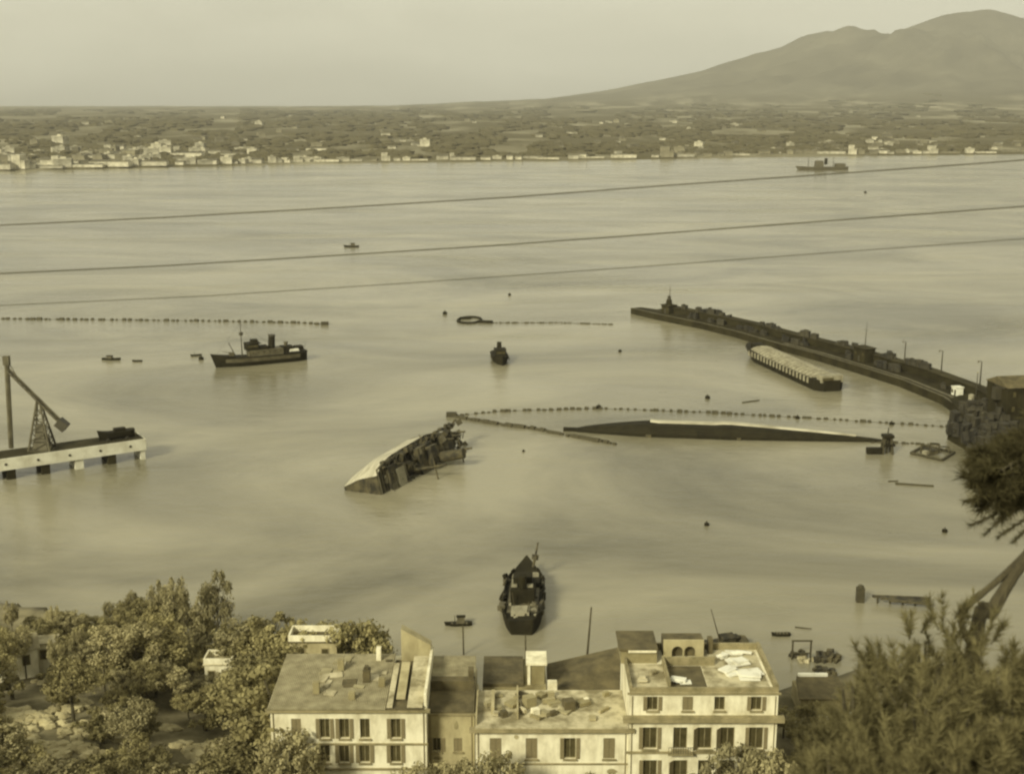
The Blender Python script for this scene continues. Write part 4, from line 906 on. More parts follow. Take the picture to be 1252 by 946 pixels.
# back block behind B3
zb = ZZ(822, 158); t, oxb = facade_building('rear_house', 'dull low house behind the central roof with a raised stair tower', 'house', XX(590, zb, 156), XX(668, zb, 156), 156, 9, G-1, zb-1.2, [], 'plaster3')
hb_ = zb-1.2-(G-1); q = MB(); q.bx(XX(590,zb,156)-oxb, XX(640,zb,156)-oxb, .1, 8.8, hb_+.0, hb_+.5); q.build('roof', M['roof_dark'], t)
q = MB(); q.bx(XX(646,zb,156)-oxb, XX(666,zb,156)-oxb, 1.0, 4.4, hb_, hb_+2.9); q.build('stair_tower', M['plaster3'], t)
q = MB(); q.bx(XX(645,zb,156)-oxb-.2, XX(667,zb,156)-oxb+.2, .7, 4.7, hb_+2.9, hb_+3.2); q.bx(XX(646,zb,156)-oxb-.1, XX(648.5,zb,156)-oxb, .8, .99, hb_, hb_+2.9); q.build('tower_trim', M['plaster'], t)
q = MB(); q.box((XX(675,zb,156)-oxb, -.5, hb_+.2), (1.3,1.2,1.8)); q.build('pale_cistern', M['plaster'], t)
# dark pitched shed
xs0 = XX(670,16,158); xs1 = XX(768,16,158); zs = ZZ(848,157)-.2
t = thing('dark_roofed_shed', 'shed with wide dark sloping roof behind the central house', 'shed', ((xs0+xs1)/2, 155.2, G-1)); hw = (xs1-xs0)/2; hs = zs-(G-1)
q = MB(); q.bx(-hw, hw, 0, 9.5, 0, hs-.3); q.build('wall', M['plaster3'], t)
q = MB(); q.add([(-hw,-.4,hs),(hw,-.4,hs+.3),(hw,10,hs+3.6),(-hw,10,hs+.8),(-hw,-.4,hs-.3),(hw,-.4,hs-.3),(hw,10,hs-.3),(-hw,10,hs-.3)], [(0,1,2,3),(4,7,6,5),(0,4,5,1),(1,5,6,2),(2,6,7,3),(3,7,4,0)]); q.build('roof', M['roof_dark'], t)

# B4, right building
z4 = ZZ(846, Yf); X0d = XX(770, z4); X1d = XX(952, z4)
wa = [(XX(p_, 21), ZZ(868, Yf), 1.35, 1.9) for p_ in (798,841,880,925)]
wb = [(XX(p_, 17), ZZ(914, Yf)-.1, 1.8, 3.0) for p_ in (795,832,862,890,925)]
wc = [(XX(p_, 12), ZZ(952, Yf), 1.8, 2.7) for p_ in (795,832,862,890,925)]
b4, ox4 = facade_building('palazzo', 'large pale house with rooftop terraces and attic storey, right end of the shore row', 'house', X0d, X1d, Yf, 13.0, G-1, z4, wa+wb+wc, 'plaster', cornices=((ZZ(880,Yf),.7,.8),(ZZ(920,Yf),.25,.25),(z4-.2,.2,.3)))
H4 = z4-(G-1)
def b4x(px): return XX(px, z4)-ox4
q = MB()
for (a, b_, c, d, h_) in ((b4x(770),b4x(773),0.02,12.9,.9),(b4x(948),b4x(952),0.02,12.9,1.0),(b4x(773)+.01,b4x(948)-.01,.02,.35,.6),(b4x(773)+.01,b4x(948)-.01,12.5,12.9,.9)): q.bx(a,b_,c,d,H4+.003,H4+h_)
q.build('parapet', M['cornice'], b4)
q = MB(); q.bx(b4x(773)+.02,b4x(820),.4,8.0,H4+.002,H4+.06); q.bx(b4x(868),b4x(944),.4,12.4,H4+.002,H4+.07); q.build('terrace_floor', M['roof_pale'], b4)
q = MB(); q.bx(b4x(821),b4x(867),.4,7.4,H4+.002,H4+.05); q.build('sunken_terrace', M['roof_dark'], b4)
q = MB(); q.bx(b4x(818),b4x(820.5),.5,8.0,H4+.08,H4+1.3); q.bx(b4x(820.6),b4x(885),7.5,7.9,H4+.08,H4+1.2); q.build('dividing_wall', M['cornice'], b4)
q = MB(); q.bx(b4x(770)-.4,b4x(812),8.3,13.6,H4+.004,H4+1.9); ph = q.build('penthouse', M['plaster3'], b4)
q = MB(); q.bx(b4x(770)-.7,b4x(813),8.0,13.9,H4+1.9,H4+2.2); q.build('penthouse_roof', M['roof_dark'], ph)
q = MB(); q.bx(b4x(775),b4x(811),7.9,7.99,H4+1.72,H4+2.02); q.build('penthouse_fascia', M['plaster'], ph)
# arcade wall with two arches
t_a = MB(); ya, yb2 = 9.6, 9.95
def arch_wall(mb, x0, x1, z0, z1, arches, y0, y1):
    xs_ = [x0]+[v for a in arches for v in (a[0]-a[1], a[0]+a[1])]+[x1]
    for i in range(0, len(xs_), 2): mb.bx(xs_[i], xs_[i+1], y0, y1, z0, z1)
    for (c, r, zs_) in arches:
        N = 8
        for k in range(N):
            a0 = pi*k/N; a1 = pi*(k+1)/N; xa_, xb_ = c-r*cos(a0), c-r*cos(a1); za_, zb_ = zs_+r*sin(a0), zs_+r*sin(a1)
            mb.add([(xa_,y0,za_),(xb_,y0,zb_),(xb_,y0,z1),(xa_,y0,z1),(xa_,y1,za_),(xb_,y1,zb_),(xb_,y1,z1),(xa_,y1,z1)], [(0,1,2,3),(5,4,7,6),(0,4,5,1),(3,2,6,7)])
arch_wall(t_a, b4x(822), b4x(874), H4+.01, H4+2.7, [(b4x(840), .75, H4+1.1),(b4x(856), .75, H4+1.1)], ya, yb2)
t_a.build('arcade_wall', M['plaster2'], b4)
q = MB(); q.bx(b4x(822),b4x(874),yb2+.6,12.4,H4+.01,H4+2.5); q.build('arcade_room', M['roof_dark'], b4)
for k, (pc, y, w_, d_, rz_) in enumerate(((790,3.0,1.7,1.3,.2),(802,5.2,1.2,1.0,.5),(835,2.6,2.4,1.4,-.2),(910,8.5,3.0,2.2,.2),(925,4.6,3.0,3.2,.1),(905,5.0,2.4,2.0,.5),(918,10.8,3.6,1.0,.0),(898,10.0,1.4,.9,.4))):
    q = MB()
    for j in range(5): q.box((b4x(pc)+random.uniform(-.3,.3)*w_, y+random.uniform(-.3,.3)*d_, H4+.12+.12*j*.8), (w_*random.uniform(.5,.9), d_*random.uniform(.4,.8), .12+.02*j), rz=rz_+random.uniform(-.3,.3))
    q.build('roof_slab', M['white'] if pc > 820 else M['roof_pale'], b4)
q = MB(); q.bx(b4x(882),b4x(888),11.0,12.2,H4+.02,H4+2.2); q.build('chimney', M['roof_dark'], b4)
# balconies on B4
for p_ in (832, 890):
    q = MB(); c = XX(p_,17)-ox4; zt = ZZ(914,Yf)-.1-(G-1); q.bx(c-1.6,c+1.6,-1.0,-.3,zt-.45,zt-.25); bo = q.build('balcony', M['cornice'], b4)
    q = MB()
    for k in range(11): q.tube((c-1.55+.31*k,-.97,zt-.25),(c-1.55+.31*k,-.97,zt+.7),.03,.03,4)
    q.tube((c-1.58,-.97,zt+.7),(c+1.58,-.97,zt+.7),.04,.04,4); q.build('railing', M['steel'], bo)

# small houses at the left among the trees
def cottage(name, label, px, py, ztop, W, D, wallm, roofm, rz=0, rail=True, wins=2, H=4.6, pitched=0, Yfix=None):
    Y_ = 112.0
    if Yfix: Y_ = Yfix; H = Q(px, py, Yfix).z-max(nearz(XX(px,12,Yfix), Yfix), 1.5)-1.2
    while not Yfix and Y_ < 214 and nearz(XX(px, 12, Y_), Y_)+H < Q(px, py, Y_).z: Y_ += 1.0
    p = Vector((XX(px, 12, Y_), Y_, 0)); gz = max(nearz(p.x, p.y+D/2), 1.5); H += .6
    t = thing(name, label, 'house', (p.x, p.y+D/2, gz), rz)
    q = MB(); q.box((0,0,H/2),(W,D,H)); q.build('wall', M[wallm], t)
    q = MB()
    if pitched: q.add([(-W/2-.4,-D/2-.4,H),(W/2+.4,-D/2-.4,H),(W/2+.4,D/2+.4,H),(-W/2-.4,D/2+.4,H),(-W/2-.4,0,H+pitched),(W/2+.4,0,H+pitched)], [(0,1,5,4),(2,3,4,5),(0,4,3),(1,2,5),(0,3,2,1)])
    else: q.box((0,0,H+.1),(W+.4,D+.4,.2))
    q.build('roof', M[roofm], t)
    for k in range(wins):
        x = -W/2+W*(k+.5)/wins; f = MB(); f.box((x,-D/2-.05,H-1.7),(1.2,.1,1.7)); fo = f.build('window', M['cornice'], t); g = MB(); g.box((x,-D/2-.12,H-1.7),(.9,.04,1.4)); g.build('pane', M['pane'], fo)
    if rail:
        q = MB(); q.box((0,-D/2,H+.65),(W+.2,.25,.9)); q.box((0,D/2,H+.65),(W+.2,.25,.9)); q.box((-W/2,0,H+.65),(.25,D-.3,.9)); q.box((W/2,0,H+.65),(.25,D-.3,.9)); q.build('parapet', M['plaster'], t)
    return t
cottage('white_villa', 'small white railed villa alone among the trees at lower left', 266, 816, 12, 4.2, 3.2, 'plaster', 'roof_pale')
cottage('terrace_villa', 'flat roofed villa with pale parapet below the shoreline trees', 384, 780, 11, 7.0, 3.6, 'plaster2', 'roof_dark', Yfix=170)
cottage('garden_house', 'buff garden house with pale roof behind the left apartment house', 400, 812, 14, 7.5, 3.6, 'plaster2', 'roof_pale', .12, False, Yfix=162.5)
cottage('hill_villa', 'pitched roof villa on the wooded slope at the left edge', 6, 800, 27, 7, 5, 'plaster', 'tiles', .5, False, pitched=1.6)
cottage('tiny_house', 'tiny white house on the slope near the left edge', 50, 790, 21, 3.6, 3, 'plaster', 'roof_pale', .2, False, 1)
# ruined quay at lower right
p = P(1000, 832, 6.5); t = thing('ruined_shed', 'ruined quay shed with pale ridge on its dark roof, right of the palazzo', 'shed', (p.x, p.y-2, 2.9), 0)
q = MB(); q.box((0,0,1.6),(7.6,6,3.2)); q.build('wall', M['plaster3'], t)
q = MB(); q.add([(-4.1,-3.3,3.2),(4.1,-3.3,3.2),(3.2,3.0,4.0),(-3.2,3.0,4.0),(-4.1,-3.3,3.0),(4.1,-3.3,3.0),(3.2,3,3.0),(-3.2,3,3.0)], [(0,1,2,3),(4,7,6,5),(0,4,5,1),(1,5,6,2),(2,6,7,3),(3,7,4,0)]); q.build('roof', M['roof_dark'], t)
q = MB(); q.box((-.6,3.0,4.15),(4.6,.5,.5)); q.build('ridge', M['white'], t)
def rubble(label, px, py, s, n_, m_='rust'):
    p = P(px, py, 2.9 if coastY(P(px,py,2.9).x) > P(px,py,2.9).y else 0); q = MB()
    for k in range(n_): q.box((random.uniform(-1,1)*s, random.uniform(-1,1)*s*.8, random.uniform(.2,.8)*s*.4), (random.uniform(.3,1)*s*.8, random.uniform(.3,1)*s*.6, random.uniform(.4,1.2)*s*.6), rot=Matrix.Rotation(random.uniform(-.5,.5),3,'X') @ Matrix.Rotation(random.uniform(0,3),3,'Z'))
    o = q.build('rubble_heap', M[m_], loc=p); tag(o, label, 'rubble')
rubble('dark rubble heap on the ruined quay below the upright square frame', 975, 800, 1.4, 12)
rubble('larger dark rubble heap at the right of the ruined quay', 1010, 806, 2.0, 16)
rubble('flat dark rubble just behind the ruined shed', 1008, 822, 1.5, 12)
rubble('pale rubble heap between the two dark heaps on the ruined quay', 988, 808, 1.4, 10, 'roof_pale')
rubble('bright white rubble left of the shrubs, below the ruined shed', 1004, 877, 1.4, 16, 'white')
rubble('small bright rubble touching the shrubs at the lower right', 1033, 876, 1.0, 10, 'white')
p = P(980, 796, 1.5); t = thing('square_frame', 'upright square timber frame standing at the ruined quay', 'frame', (p.x,p.y,0))
q = MB(); q.tube((-1.6,0,-1),(-1.6,0,3.6),.17); q.tube((1.6,0,-1),(1.6,0,3.6),.17); q.tube((-1.8,0,3.5),(1.8,0,3.5),.17); q.tube((-1.6,0,1.2),(1.6,0,1.2),.12); q.build('timber', M['float'], t)

# ------------------------------------------------------------------ trees
def leaf_cluster(mb, c, r, nleaf, size, sq=(1,1,1)):
    c = Vector(c)
    for i in range(nleaf):
        d = Vector((random.gauss(0,1), random.gauss(0,1), random.gauss(0,1))); d.normalize(); k = r*(random.random()**.45)
        p = c+Vector((d.x*k*sq[0], d.y*k*sq[1], d.z*k*sq[2])); s = size*random.uniform(.6,1.3)
        a = Vector((random.gauss(0,1), random.gauss(0,1), random.gauss(0,.7))); a.normalize(); b_ = a.cross(d); 
        if b_.length < .05: b_ = Vector((0,0,1))
        b_.normalize(); mb.add([p-a*s*.5-b_*s*.25, p+a*s*.1-b_*s*.45, p+a*s*.6+b_*s*.05, p-a*s*.1+b_*s*.45], [(0,1,2,3)])
def broad_crown(seed, H, Rr, leaf=.5, nc=34):
    random.seed(seed); cr = MB(); tr = MB(); cx = []
    tr.path([(0,0,-1),(.1,0,H*.25),(-.1,.1,H*.5),(0,0,H*.72)], [.32,.26,.2,.1], 7)
    for k in range(nc):
        an = random.uniform(0,2*pi); rr = Rr*sqrt(random.random())*.85; z = H*(.42+.5*random.random()*(1-.5*rr/Rr))
        c = (rr*cos(an), rr*sin(an), z); leaf_cluster(cr, c, Rr*random.uniform(.14,.38), 105, leaf*random.uniform(.55,.85), (1,1,.75))
        if k % 4 == 0: tr.tube((0,0,H*random.uniform(.3,.6)), c, .13, .04, 5)
    return cr, tr
def pine_crown(seed, H, Rr, leaf=.45):
    random.seed(seed); cr = MB(); tr = MB(); lean = random.uniform(-.8,.8)
    tr.path([(0,0,-1),(lean*.3,0,H*.4),(lean,0,H*.85)], [.3,.24,.15], 7)
    for k in range(26):
        an = random.uniform(0,2*pi); rr = Rr*sqrt(random.random()); z = H*(.84+.12*(1-(rr/Rr)**2)+random.uniform(-.02,.03)); c = (lean+rr*cos(an), rr*sin(an), z)
        leaf_cluster(cr, c, Rr*random.uniform(.22,.34), 90, leaf*.8, (1,1,.32))
        if k % 3 == 0: tr.tube((lean*.8,0,H*.74), c, .1, .04, 5)
    return cr, tr
protos = {}
def pix(p):
    dx, dy, dz = p[0], p[1], p[2]-CAMH; dep = dy*cos(PITCH)-dz*sin(PITCH); up = dy*sin(PITCH)+dz*cos(PITCH)
    return CX+F*dx/dep, CY-F*up/dep
ENV = [(-60,762),(0,755),(60,738),(120,748),(150,726),(190,714),(215,716),(250,738),(300,748),(400,755),(450,768),(480,790)]
def proto(kind, k, mk):
    key = (kind, k, mk)
    if key not in protos:
        st = random.getstate()
        cr, tr = (broad_crown(k*13+5, 11, 4.6) if kind == 'broad' else broad_crown(k*17+3, 3.0, 2.3, .38, 16) if kind == 'bush' else pine_crown(k*11+2, 13, 4.4))
        a = cr.build('crown', M[mk]); b_ = tr.build('trunk', M['bark']); col.objects.unlink(a); col.objects.unlink(b_); protos[key] = (a, b_); random.setstate(st)
    return protos[key]
def tree(kind, X, Y, s, label, group, mk='leaf', z=None):
    e = thing({'broad':'broadleaf_tree','pine':'umbrella_pine','bush':'bush'}[kind], label, 'bush' if kind == 'bush' else 'tree', (X, Y, nearz(X, Y) if z is None else z), random.uniform(0,6.28), group)
    e.scale = (s*random.uniform(.9,1.15), s*random.uniform(.9,1.15), s*random.uniform(.85,1.15))
    for src in proto(kind, random.randint(0, 3), mk): c = src.copy(); col.objects.link(c); c.parent = e
random.seed(21)
# shoreline umbrella pines, lower left
for (px, py, H) in ((265,668,13),(212,678,12),(195,690,12),(160,708,12),(148,725,12),(130,722,11),(185,742,12),(245,716,11),(28,745,12),(62,725,11),(95,755,11),(250,735,12),(70,760,11),(10,720,10)):
    Y = 200.0
    for it in range(8): Y = coastY(XX(px, 14, Y))-random.uniform(3, 9) if it == 0 else min(Y, coastY(XX(px, 14, Y))-3)
    X = XX(px, 14, Y); zt = Q(px, py, Y).z; g = nearz(X, Y); hgt = zt-g
    if hgt < 7: Y -= (8-hgt)/.2; Y = max(Y, 150); X = XX(px, 14, Y); g = nearz(X, Y); hgt = max(7, Q(px, py, Y).z-g)
    s = hgt/13
    e = thing('broadleaf_tree', 'tall ragged tree standing out against the water on the lower left shore', 'tree', (X, Y, g), random.uniform(0,6.28), 'tall trees of the left shore')
    s *= 1.15; e.scale = (s*random.uniform(.3,.42), s*random.uniform(.3,.42), s*.95)
    for src in proto('broad', random.randint(0,3), 'leaf2'): c = src.copy(); col.objects.link(c); c.parent = e
# wooded slope
clear = []
for (px, py, r_) in ((10,800,2.5),(40,865,2.6),(92,850,2),(75,905,2.2),(20,895,3),(240,905,2.5),(265,928,2.5),(205,877,.5),(182,805,.3),(35,790,2),(120,925,2),(60,830,2),(110,905,1.5),(150,890,.8),(128,860,.5),(225,930,1.5),(12,860,2)):
    Y = 112.0
    while Y < 214 and nearz(XX(px, 12, Y), Y) < Q(px, py, Y).z: Y += 1.0
    clear.append((XX(px, 12, Y), Y, r_))
pts = []
tries = 0
houses_xy = [(o.location.x, o.location.y) for o in col.objects if o.type == 'EMPTY' and o.parent is None and o.name.split('.')[0] in ('white_villa','terrace_villa','garden_house','hill_villa','slope_house','clearing_house','tiny_house')]
while len(pts) < 150 and tries < 22000:
    tries += 1
    px = random.uniform(-40, 345); py = random.uniform(735, 1010); p = None
    Y = 215
    while Y > 90:
        X = XX(px, 15, Y)
        if nearz(X, Y) > 0 and Q(px, py, Y).z >= nearz(X, Y)+.5 and Q(px, py, Y-1.5).z < 400 and nearz(X, Y)+9 >= Q(px, py, Y).z: p = (X, Y); break
        Y -= 1.5
    if p is None: continue
    if any((p[0]-a)**2+(p[1]-b_)**2 < 13 for a, b_, c_ in pts): continue
    sc_ = random.uniform(.42, .8) if random.random() < .6 else random.uniform(.7, 1.1)
    tp = pix((p[0], p[1], nearz(*p)+10.6*sc_))
    if tp[1] < interp(ENV, tp[0]): continue
    if any((p[0]-a)**2+((p[1]-b_+3)*.6)**2 < (2.6+r_)**2 for a, b_, r_ in clear): continue
    if any(abs(p[0]-a) < 3.8 and -4.5 < (p[1]-b_) < 3.5 for a, b_ in houses_xy): continue
    if p[0] > -34 and p[1] < 163 and p[1] > 140: continue
    pts.append((p[0], p[1], sc_))
for (X, Y, sc_) in pts: tree('broad', X, Y, sc_, 'bushy olive crowned tree on the wooded slope at lower left', 'trees of the lower left slope', random.choice(['leaf','leaf','leaf2']))
# tree belt behind the left apartment house, by the water
for (px, Y, top) in ((338,152,805),(350,156,800),(364,160,815),(436,163,830),(455,166,815),(312,160,800),(318,172,775),(418,168,800)):
    X = XX(px, 12, Y); g = nearz(X, Y); hh = Q(px, top, Y).z-g; tree('broad', X, Y, max(.4, hh/10.8), 'dark leafy tree in the belt along the water behind the left apartment house', 'tree belt behind the left house', 'leaf')
for k in range(17):
    px = 292+k*9.6; Y = coastY(XX(px, 12, 178))-random.uniform(2, 6); X = XX(px, 12, Y); g = nearz(X, Y); top = interp([(290,752),(340,750),(380,753),(430,762),(450,772)], px)+random.uniform(-4, 9); hh = Q(px, top, Y).z-g
    tree('broad', X, Y, max(.5, hh/11), 'dark leafy tree in the belt along the water behind the left apartment house', 'tree belt behind the left house', 'leaf')
# trees in front of the row
for (px, Y, top, lab) in ((352,139,878,'tree covering the left corner of the left apartment house'),(338,137,905,'tree low at the foot of the left apartment house'),(498,138,922,'tree before the right corner of the left apartment house'),(548,139,912,'tree before the low link house'),(612,138,905,'tree before the left window of the central house'),(585,137,918,'smaller tree before the left corner of the central house'),(735,136,935,'tree low in front of the central house right windows'),(905,139,888,'tree before the right half of the palazzo'),(880,136,918,'tree before the middle of the palazzo'),(945,137,908,'tree before the right corner of the palazzo'),(800,135,940,'tree low in front of the palazzo left windows'),(660,135,945,'tree at the bottom edge before the central house')):
    zt = ZZ(top, Y); X = XX(px, zt, Y); g = nearz(X, Y); s = (zt-g)/10.6
    e = thing('broadleaf_tree', lab, 'tree', (X, Y, g), random.uniform(0,6), 'trees in front of the shore row'); e.scale = (s*.62, s*.62, s)
    for src in proto('broad', random.randint(0,3), 'leaf2'): c = src.copy(); col.objects.link(c); c.parent = e
# trees right of the palazzo
for k in range(16):
    px = random.uniform(955, 1045); Y = random.uniform(140, 172); X = XX(px, 8, Y); tree('broad', X, Y, random.uniform(.45,.62), 'dark tree between the palazzo and the right hand shrubs', 'trees right of the palazzo', 'leaf')
# bushes hiding the ground between
for k in range(110):
    px = random.uniform(-20, 345); Y = random.uniform(118, 200); X = XX(px, 12, Y)
    if nearz(X, Y) > 1 and not any((X-a)**2+((Y-b_+2)*.6)**2 < (.4+r_*.8)**2 for a, b_, r_ in clear) and pix((X,Y,nearz(X,Y)+3))[1] > interp(ENV, px) and not any(abs(X-a) < 4.5 and -8 < (Y-b_) < 4 for a, b_ in houses_xy): tree('bush', X, Y, random.uniform(.6,1.3), 'low bush filling a gap between trees on the lower left slope', 'bushes of the lower left slope', 'leaf')
# pale rock outcrops of the slope
random.seed(5)
for (px, py, s) in ((8,800,2.4),(40,870,3.0),(88,850,2.2),(95,880,2.4),(70,905,2.6),(20,890,3.0),(240,905,2.6),(265,925,2.6),(275,900,2.0),(100,790,1.1),(182,805,.8),(205,877,.9),(45,795,1.6),(255,935,2.2),(60,820,1.8),(110,905,2.0),(150,890,1.2),(30,925,2.6),(128,860,1.0),(225,930,1.8),(12,860,2.6)):
    Y = 112.0
    while Y < 215 and nearz(XX(px, Q(px,py,Y).z, Y), Y)+2 < Q(px, py, Y).z: Y += 1.0
    X = XX(px, Q(px,py,Y).z, Y); q = MB()
    for k in range(int(16*s)): u_, v_ = random.gauss(0,.6)*s, random.gauss(0,.5)*s; q.blob((u_, v_, nearz(X+u_, Y+v_)-nearz(X, Y)+.1), random.uniform(.25,.85), 7, 4, .3, (1.4,1,.8))
    tag(q.build('rock_outcrop', M['plaster2'], loc=(X, Y, nearz(X, Y))), 'pale rock outcrop showing between the trees at lower left', 'rock', 'pale outcrops of the left slope')

# ------------------------------------------------------------------ foreground pine and shrubs, right
def needles(mb, p, d, n_, ln, wd, spread=1.0):
    p = Vector(p); d = Vector(d).normalized()
    for i in range(n_):
        v = (d+Vector((random.gauss(0,1), random.gauss(0,1), random.gauss(0,1)))*.55*spread).normalized(); s = v.cross(Vector((random.gauss(0,1), random.gauss(0,1), random.gauss(0,1))))
        if s.length < .05: continue
        s.normalize(); L = ln*random.uniform(.6,1.2); mb.add([p-s*wd, p+s*wd, p+v*L], [(0,1,2)])
def spray(nb, wb, p0, d, L, n_=10, ln=.22, wd=.012, r=.02, droop=.15):
    """a twig with needles"""
    pts = [Vector(p0)]; d = Vector(d).normalized()
    for i in range(n_):
        d = (d+Vector((random.uniform(-.12,.12), random.uniform(-.12,.12), random.uniform(-.08,.08)-droop*.1))).normalized(); pts.append(pts[-1]+d*L/n_); needles(nb, pts[-1], d, 16, ln, wd)
    wb.path(pts, [r*(1-.8*i/n_) for i in range(n_+1)], 5); return pts
def P3(px, py, dep):  # point at depth dep along the camera axis
    a = (px-CX)/F; b_ = (py-CY)/F
    return Vector((a*dep, dep*(cos(PITCH)-b_*sin(PITCH)), CAMH+dep*(-sin(PITCH)-b_*cos(PITCH))))
random.seed(33)
DP = 20.0
base = P3(1178, 800, DP); gz = nearz(base.x, base.y)
pine = thing('leaning_pine', 'leaning pine at the right edge, bare limbs below and dark sprays above', 'tree', (base.x, base.y, gz))
O = Vector((base.x, base.y, gz)); wb = MB(); nb = MB()
def smooth_pts(ps, n_=6):
    out = []
    for i in range(len(ps)-1):
        p0 = ps[max(0,i-1)]; p1 = ps[i]; p2 = ps[i+1]; p3 = ps[min(len(ps)-1,i+2)]
        for k in range(n_):
            t_ = k/n_; out.append(.5*((2*p1)+(p2-p0)*t_+(2*p0-5*p1+4*p2-p3)*t_*t_+(3*p1-p0-3*p2+p3)*t_**3))
    return out+[ps[-1]]
w0 = smooth_pts([Vector((base.x-.1, base.y, gz-.5)), P3(1192,782,DP), P3(1212,748,DP), P3(1236,708,DP), P3(1262,670,DP), P3(1305,600,DP), P3(1345,500,DP), P3(1370,400,DP)])
wb.path([p-O for p in w0], [lerp(.135,.06,(i/(len(w0)-1))**.8)*random.uniform(.94,1.06) for i in range(len(w0))], 10)
w1_ = smooth_pts([P3(1188,790,DP), P3(1176,765,DP), P3(1178,746,DP), P3(1200,726,DP), P3(1228,702,DP), P3(1258,672,DP+.2)])
wb.path([p-O for p in w1_], [lerp(.06,.05,i/(len(w1_)-1)) for i in range(len(w1_))], 8)
def brance(p0, p1, r0, n_sp, L, ln=.24):
    a = P3(*p0); b_ = P3(*p1); wb.path([a-O, (a+b_)/2-O+Vector((0,0,.08)), b_-O], [r0, r0*.7, r0*.35], 6)
    for k in range(n_sp):
        t_ = random.uniform(.25, 1); p = a.lerp(b_, t_); d = (b_-a).normalized()+Vector((random.uniform(-.9,.9), random.uniform(-.9,.9), random.uniform(-.7,.6)))
        spray(nb, wb, p-O, d, L*random.uniform(.6,1.1), 7, ln)
brance((1345,520,DP),(1222,575,DP-.5), .06, 22, .5)
brance((1345,540,DP),(1215,600,DP), .06, 26, .45)
brance((1330,560,DP+.4),(1205,585,DP+.3), .05, 20, .4)
brance((1345,480,DP),(1230,545,DP+.5), .05, 16, .42)
brance((1330,590,DP),(1240,612,DP), .05, 16, .38)
brance((1360,500,DP),(1212,562,DP+.2), .05, 24, .42)
brance((1350,560,DP),(1225,590,DP+.2), .05, 24, .42)
brance((1345,600,DP+.3),(1228,603,DP), .04, 20, .36)
for _k in range(3): brance((1350+_k*3,500+_k*14,DP),(1204+(_k*13)%26,560+_k*8,DP+random.uniform(-.3,.5)), .035, 26, .38)
# hanging curved sprays below
for (a, m_, e_) in (((1215,598),(1200,612),(1181,612)),((1232,612),(1215,630),(1186,641)),((1262,610),(1232,628),(1205,652)),((1272,622),(1245,640),(1222,655)),((1290,630),(1262,640),(1240,662))):
    ps = [P3(*a,DP), P3(*m_,DP), P3(*e_,DP)]
    wb.path([p-O for p in ps], [.02,.014,.008], 5)
    for k in range(22):
        t_ = k/21; p = ps[0].lerp(ps[1], t_*2) if t_ < .5 else ps[1].lerp(ps[2], t_*2-1); needles(nb, p-O, ps[2]-ps[0], 14, .13, .007, 1.0)
for k in range(60):   # crown beyond the frame
    p = P3(random.uniform(1350,1500), random.uniform(330,600), DP+random.uniform(-1.5,1.5)); spray(nb, wb, p-O, (random.uniform(-1,1), random.uniform(-1,1), random.uniform(-.3,.6)), .7, 7, .25)
tr = wb.build('trunk', M['bark'], pine); nb.build('crown', M['pine'], pine)
def shrub(label, px, py_top, dep, width, dense=90, mk='shrub_pine', ln=.2):
    top = P3(px, py_top, dep); g = nearz(top.x, top.y); g = min(g, top.z-.6); t = thing('pine_shrub', label, 'shrub', (top.x, top.y, g), 0, 'needle leaved shrubs at the lower right')
    H = top.z-g; wb = MB(); nb = MB(); wd = width/2
    for k in range(7): 
        an = random.uniform(0, 2*pi); wb.path([(0,0,-.3),(cos(an)*wd*.3, sin(an)*wd*.3, H*.45),(cos(an)*wd*.7, sin(an)*wd*.5, H*.8)], [.06,.045,.02], 6)
    for k in range(dense):
        an = random.uniform(0,2*pi); rr = wd*sqrt(random.random()); z = max(.2, H*(1-.42*(rr/wd)**2)*random.uniform(.12,.95)+-.1)
        p = Vector((rr*cos(an), rr*sin(an)*.9, z)); spray(nb, wb, p, Vector((cos(an)*.6, sin(an)*.6, 1.0)), random.uniform(.3,.55), 6, ln, .010, .012, 0)
    wb.build('stem', M['bark'], t); nb.build('foliage', M[mk], t)
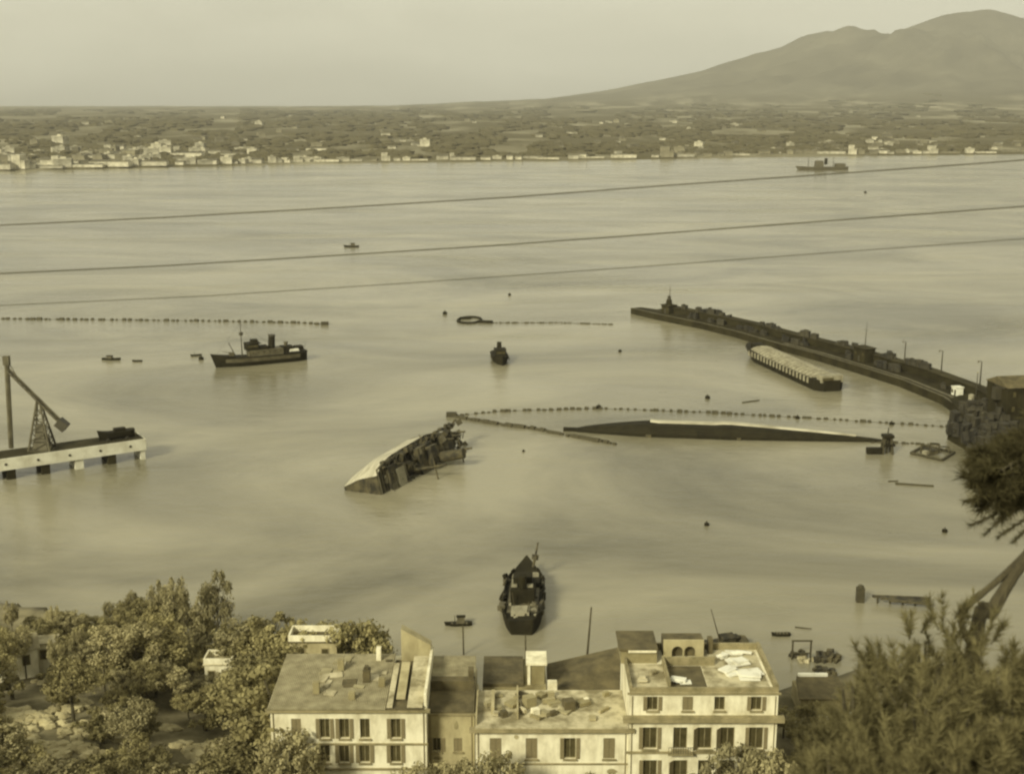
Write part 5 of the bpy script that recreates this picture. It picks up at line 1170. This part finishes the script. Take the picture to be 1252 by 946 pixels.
shr = [(1165,722,19,1.5,'tall spiky shrub reaching highest, left of the bare pine limbs'),(1120,755,18,1.7,'shrub left of the tallest one among the lower right shrubs'),(1080,790,17,1.6,'leftmost of the big lower right shrubs, facing the ruined quay'),(1062,850,16,1.5,'low shrub at the left foot of the shrub mass'),(1205,765,17,1.8,'shrub wrapping the base of the pine limbs'),(1245,755,18,1.6,'shrub at the right edge under the pine limbs'),(1130,820,15,1.8,'middle shrub of the lower right mass'),(1190,830,15,1.9,'shrub in front of the pine base'),(1245,840,15,1.8,'shrub low at the right edge'),(1090,890,14,1.8,'near shrub at the bottom, left part of the mass'),(1150,900,13.5,1.9,'near shrub at the bottom, middle of the mass'),(1215,905,13.5,2.0,'near shrub in the bottom right corner'),(1030,925,14,1.3,'lowest shrub creeping left along the bottom edge'),(1270,790,18,1.8,'shrub cut off by the right edge')]
for (px, py, dep, wd, lab) in shr: shrub(lab, px, py-(18 if py < 860 else 0), dep, wd, 240)
# thin bare twigs over the shrub
for k, (px, py) in enumerate(((1160,708),(1172,712))): pass

# ------------------------------------------------------------------ overhead wires and their poles
WY = 25.0
def wire(label, pts, r):
    w_ = [Q(a, b_, WY) for a, b_ in pts]; q = MB(); q.path(w_, [r]*len(w_), 6); tag(q.build('overhead_wire', M['wire']), label, 'wire', 'overhead wires'); return w_
W = []
W.append(wire('topmost overhead wire crossing the bay below the far shore', [(-180,284),(0,275.5),(200,266),(420,253.5),(620,241.5),(820,226.5),(1000,214),(1190,200.5),(1440,181)], .014))
W.append(wire('middle overhead wire crossing the bay', [(-180,343),(0,334.5),(200,325),(400,313),(600,300.5),(760,289),(1000,271),(1252,252.5),(1440,238)], .014))
W.append(wire('lowest overhead wire, fainter than the other two', [(-180,381),(0,373.5),(250,362),(500,346),(800,325),(1000,310),(1252,292),(1440,278)], .009))
for k, (sx, lab) in enumerate(((0,'wooden pole carrying the three wires beyond the left edge'),(-1,'wooden pole carrying the three wires beyond the right edge'))):
    p = W[0][sx]; g = nearz(p.x, p.y); t = thing('telegraph_pole', lab, 'pole', (p.x, p.y+.15, g)); q = MB(); q.tube((0,0,-1),(0,0,p.z-g+.7),.16,.11,9); q.build('pole', M['bark'], t)
    for j in range(3): z = W[j][sx].z-g; q = MB(); q.tube((0,0,z),(0,-.15,z),.05,.05,6); q.build('insulator', M['white'], t)
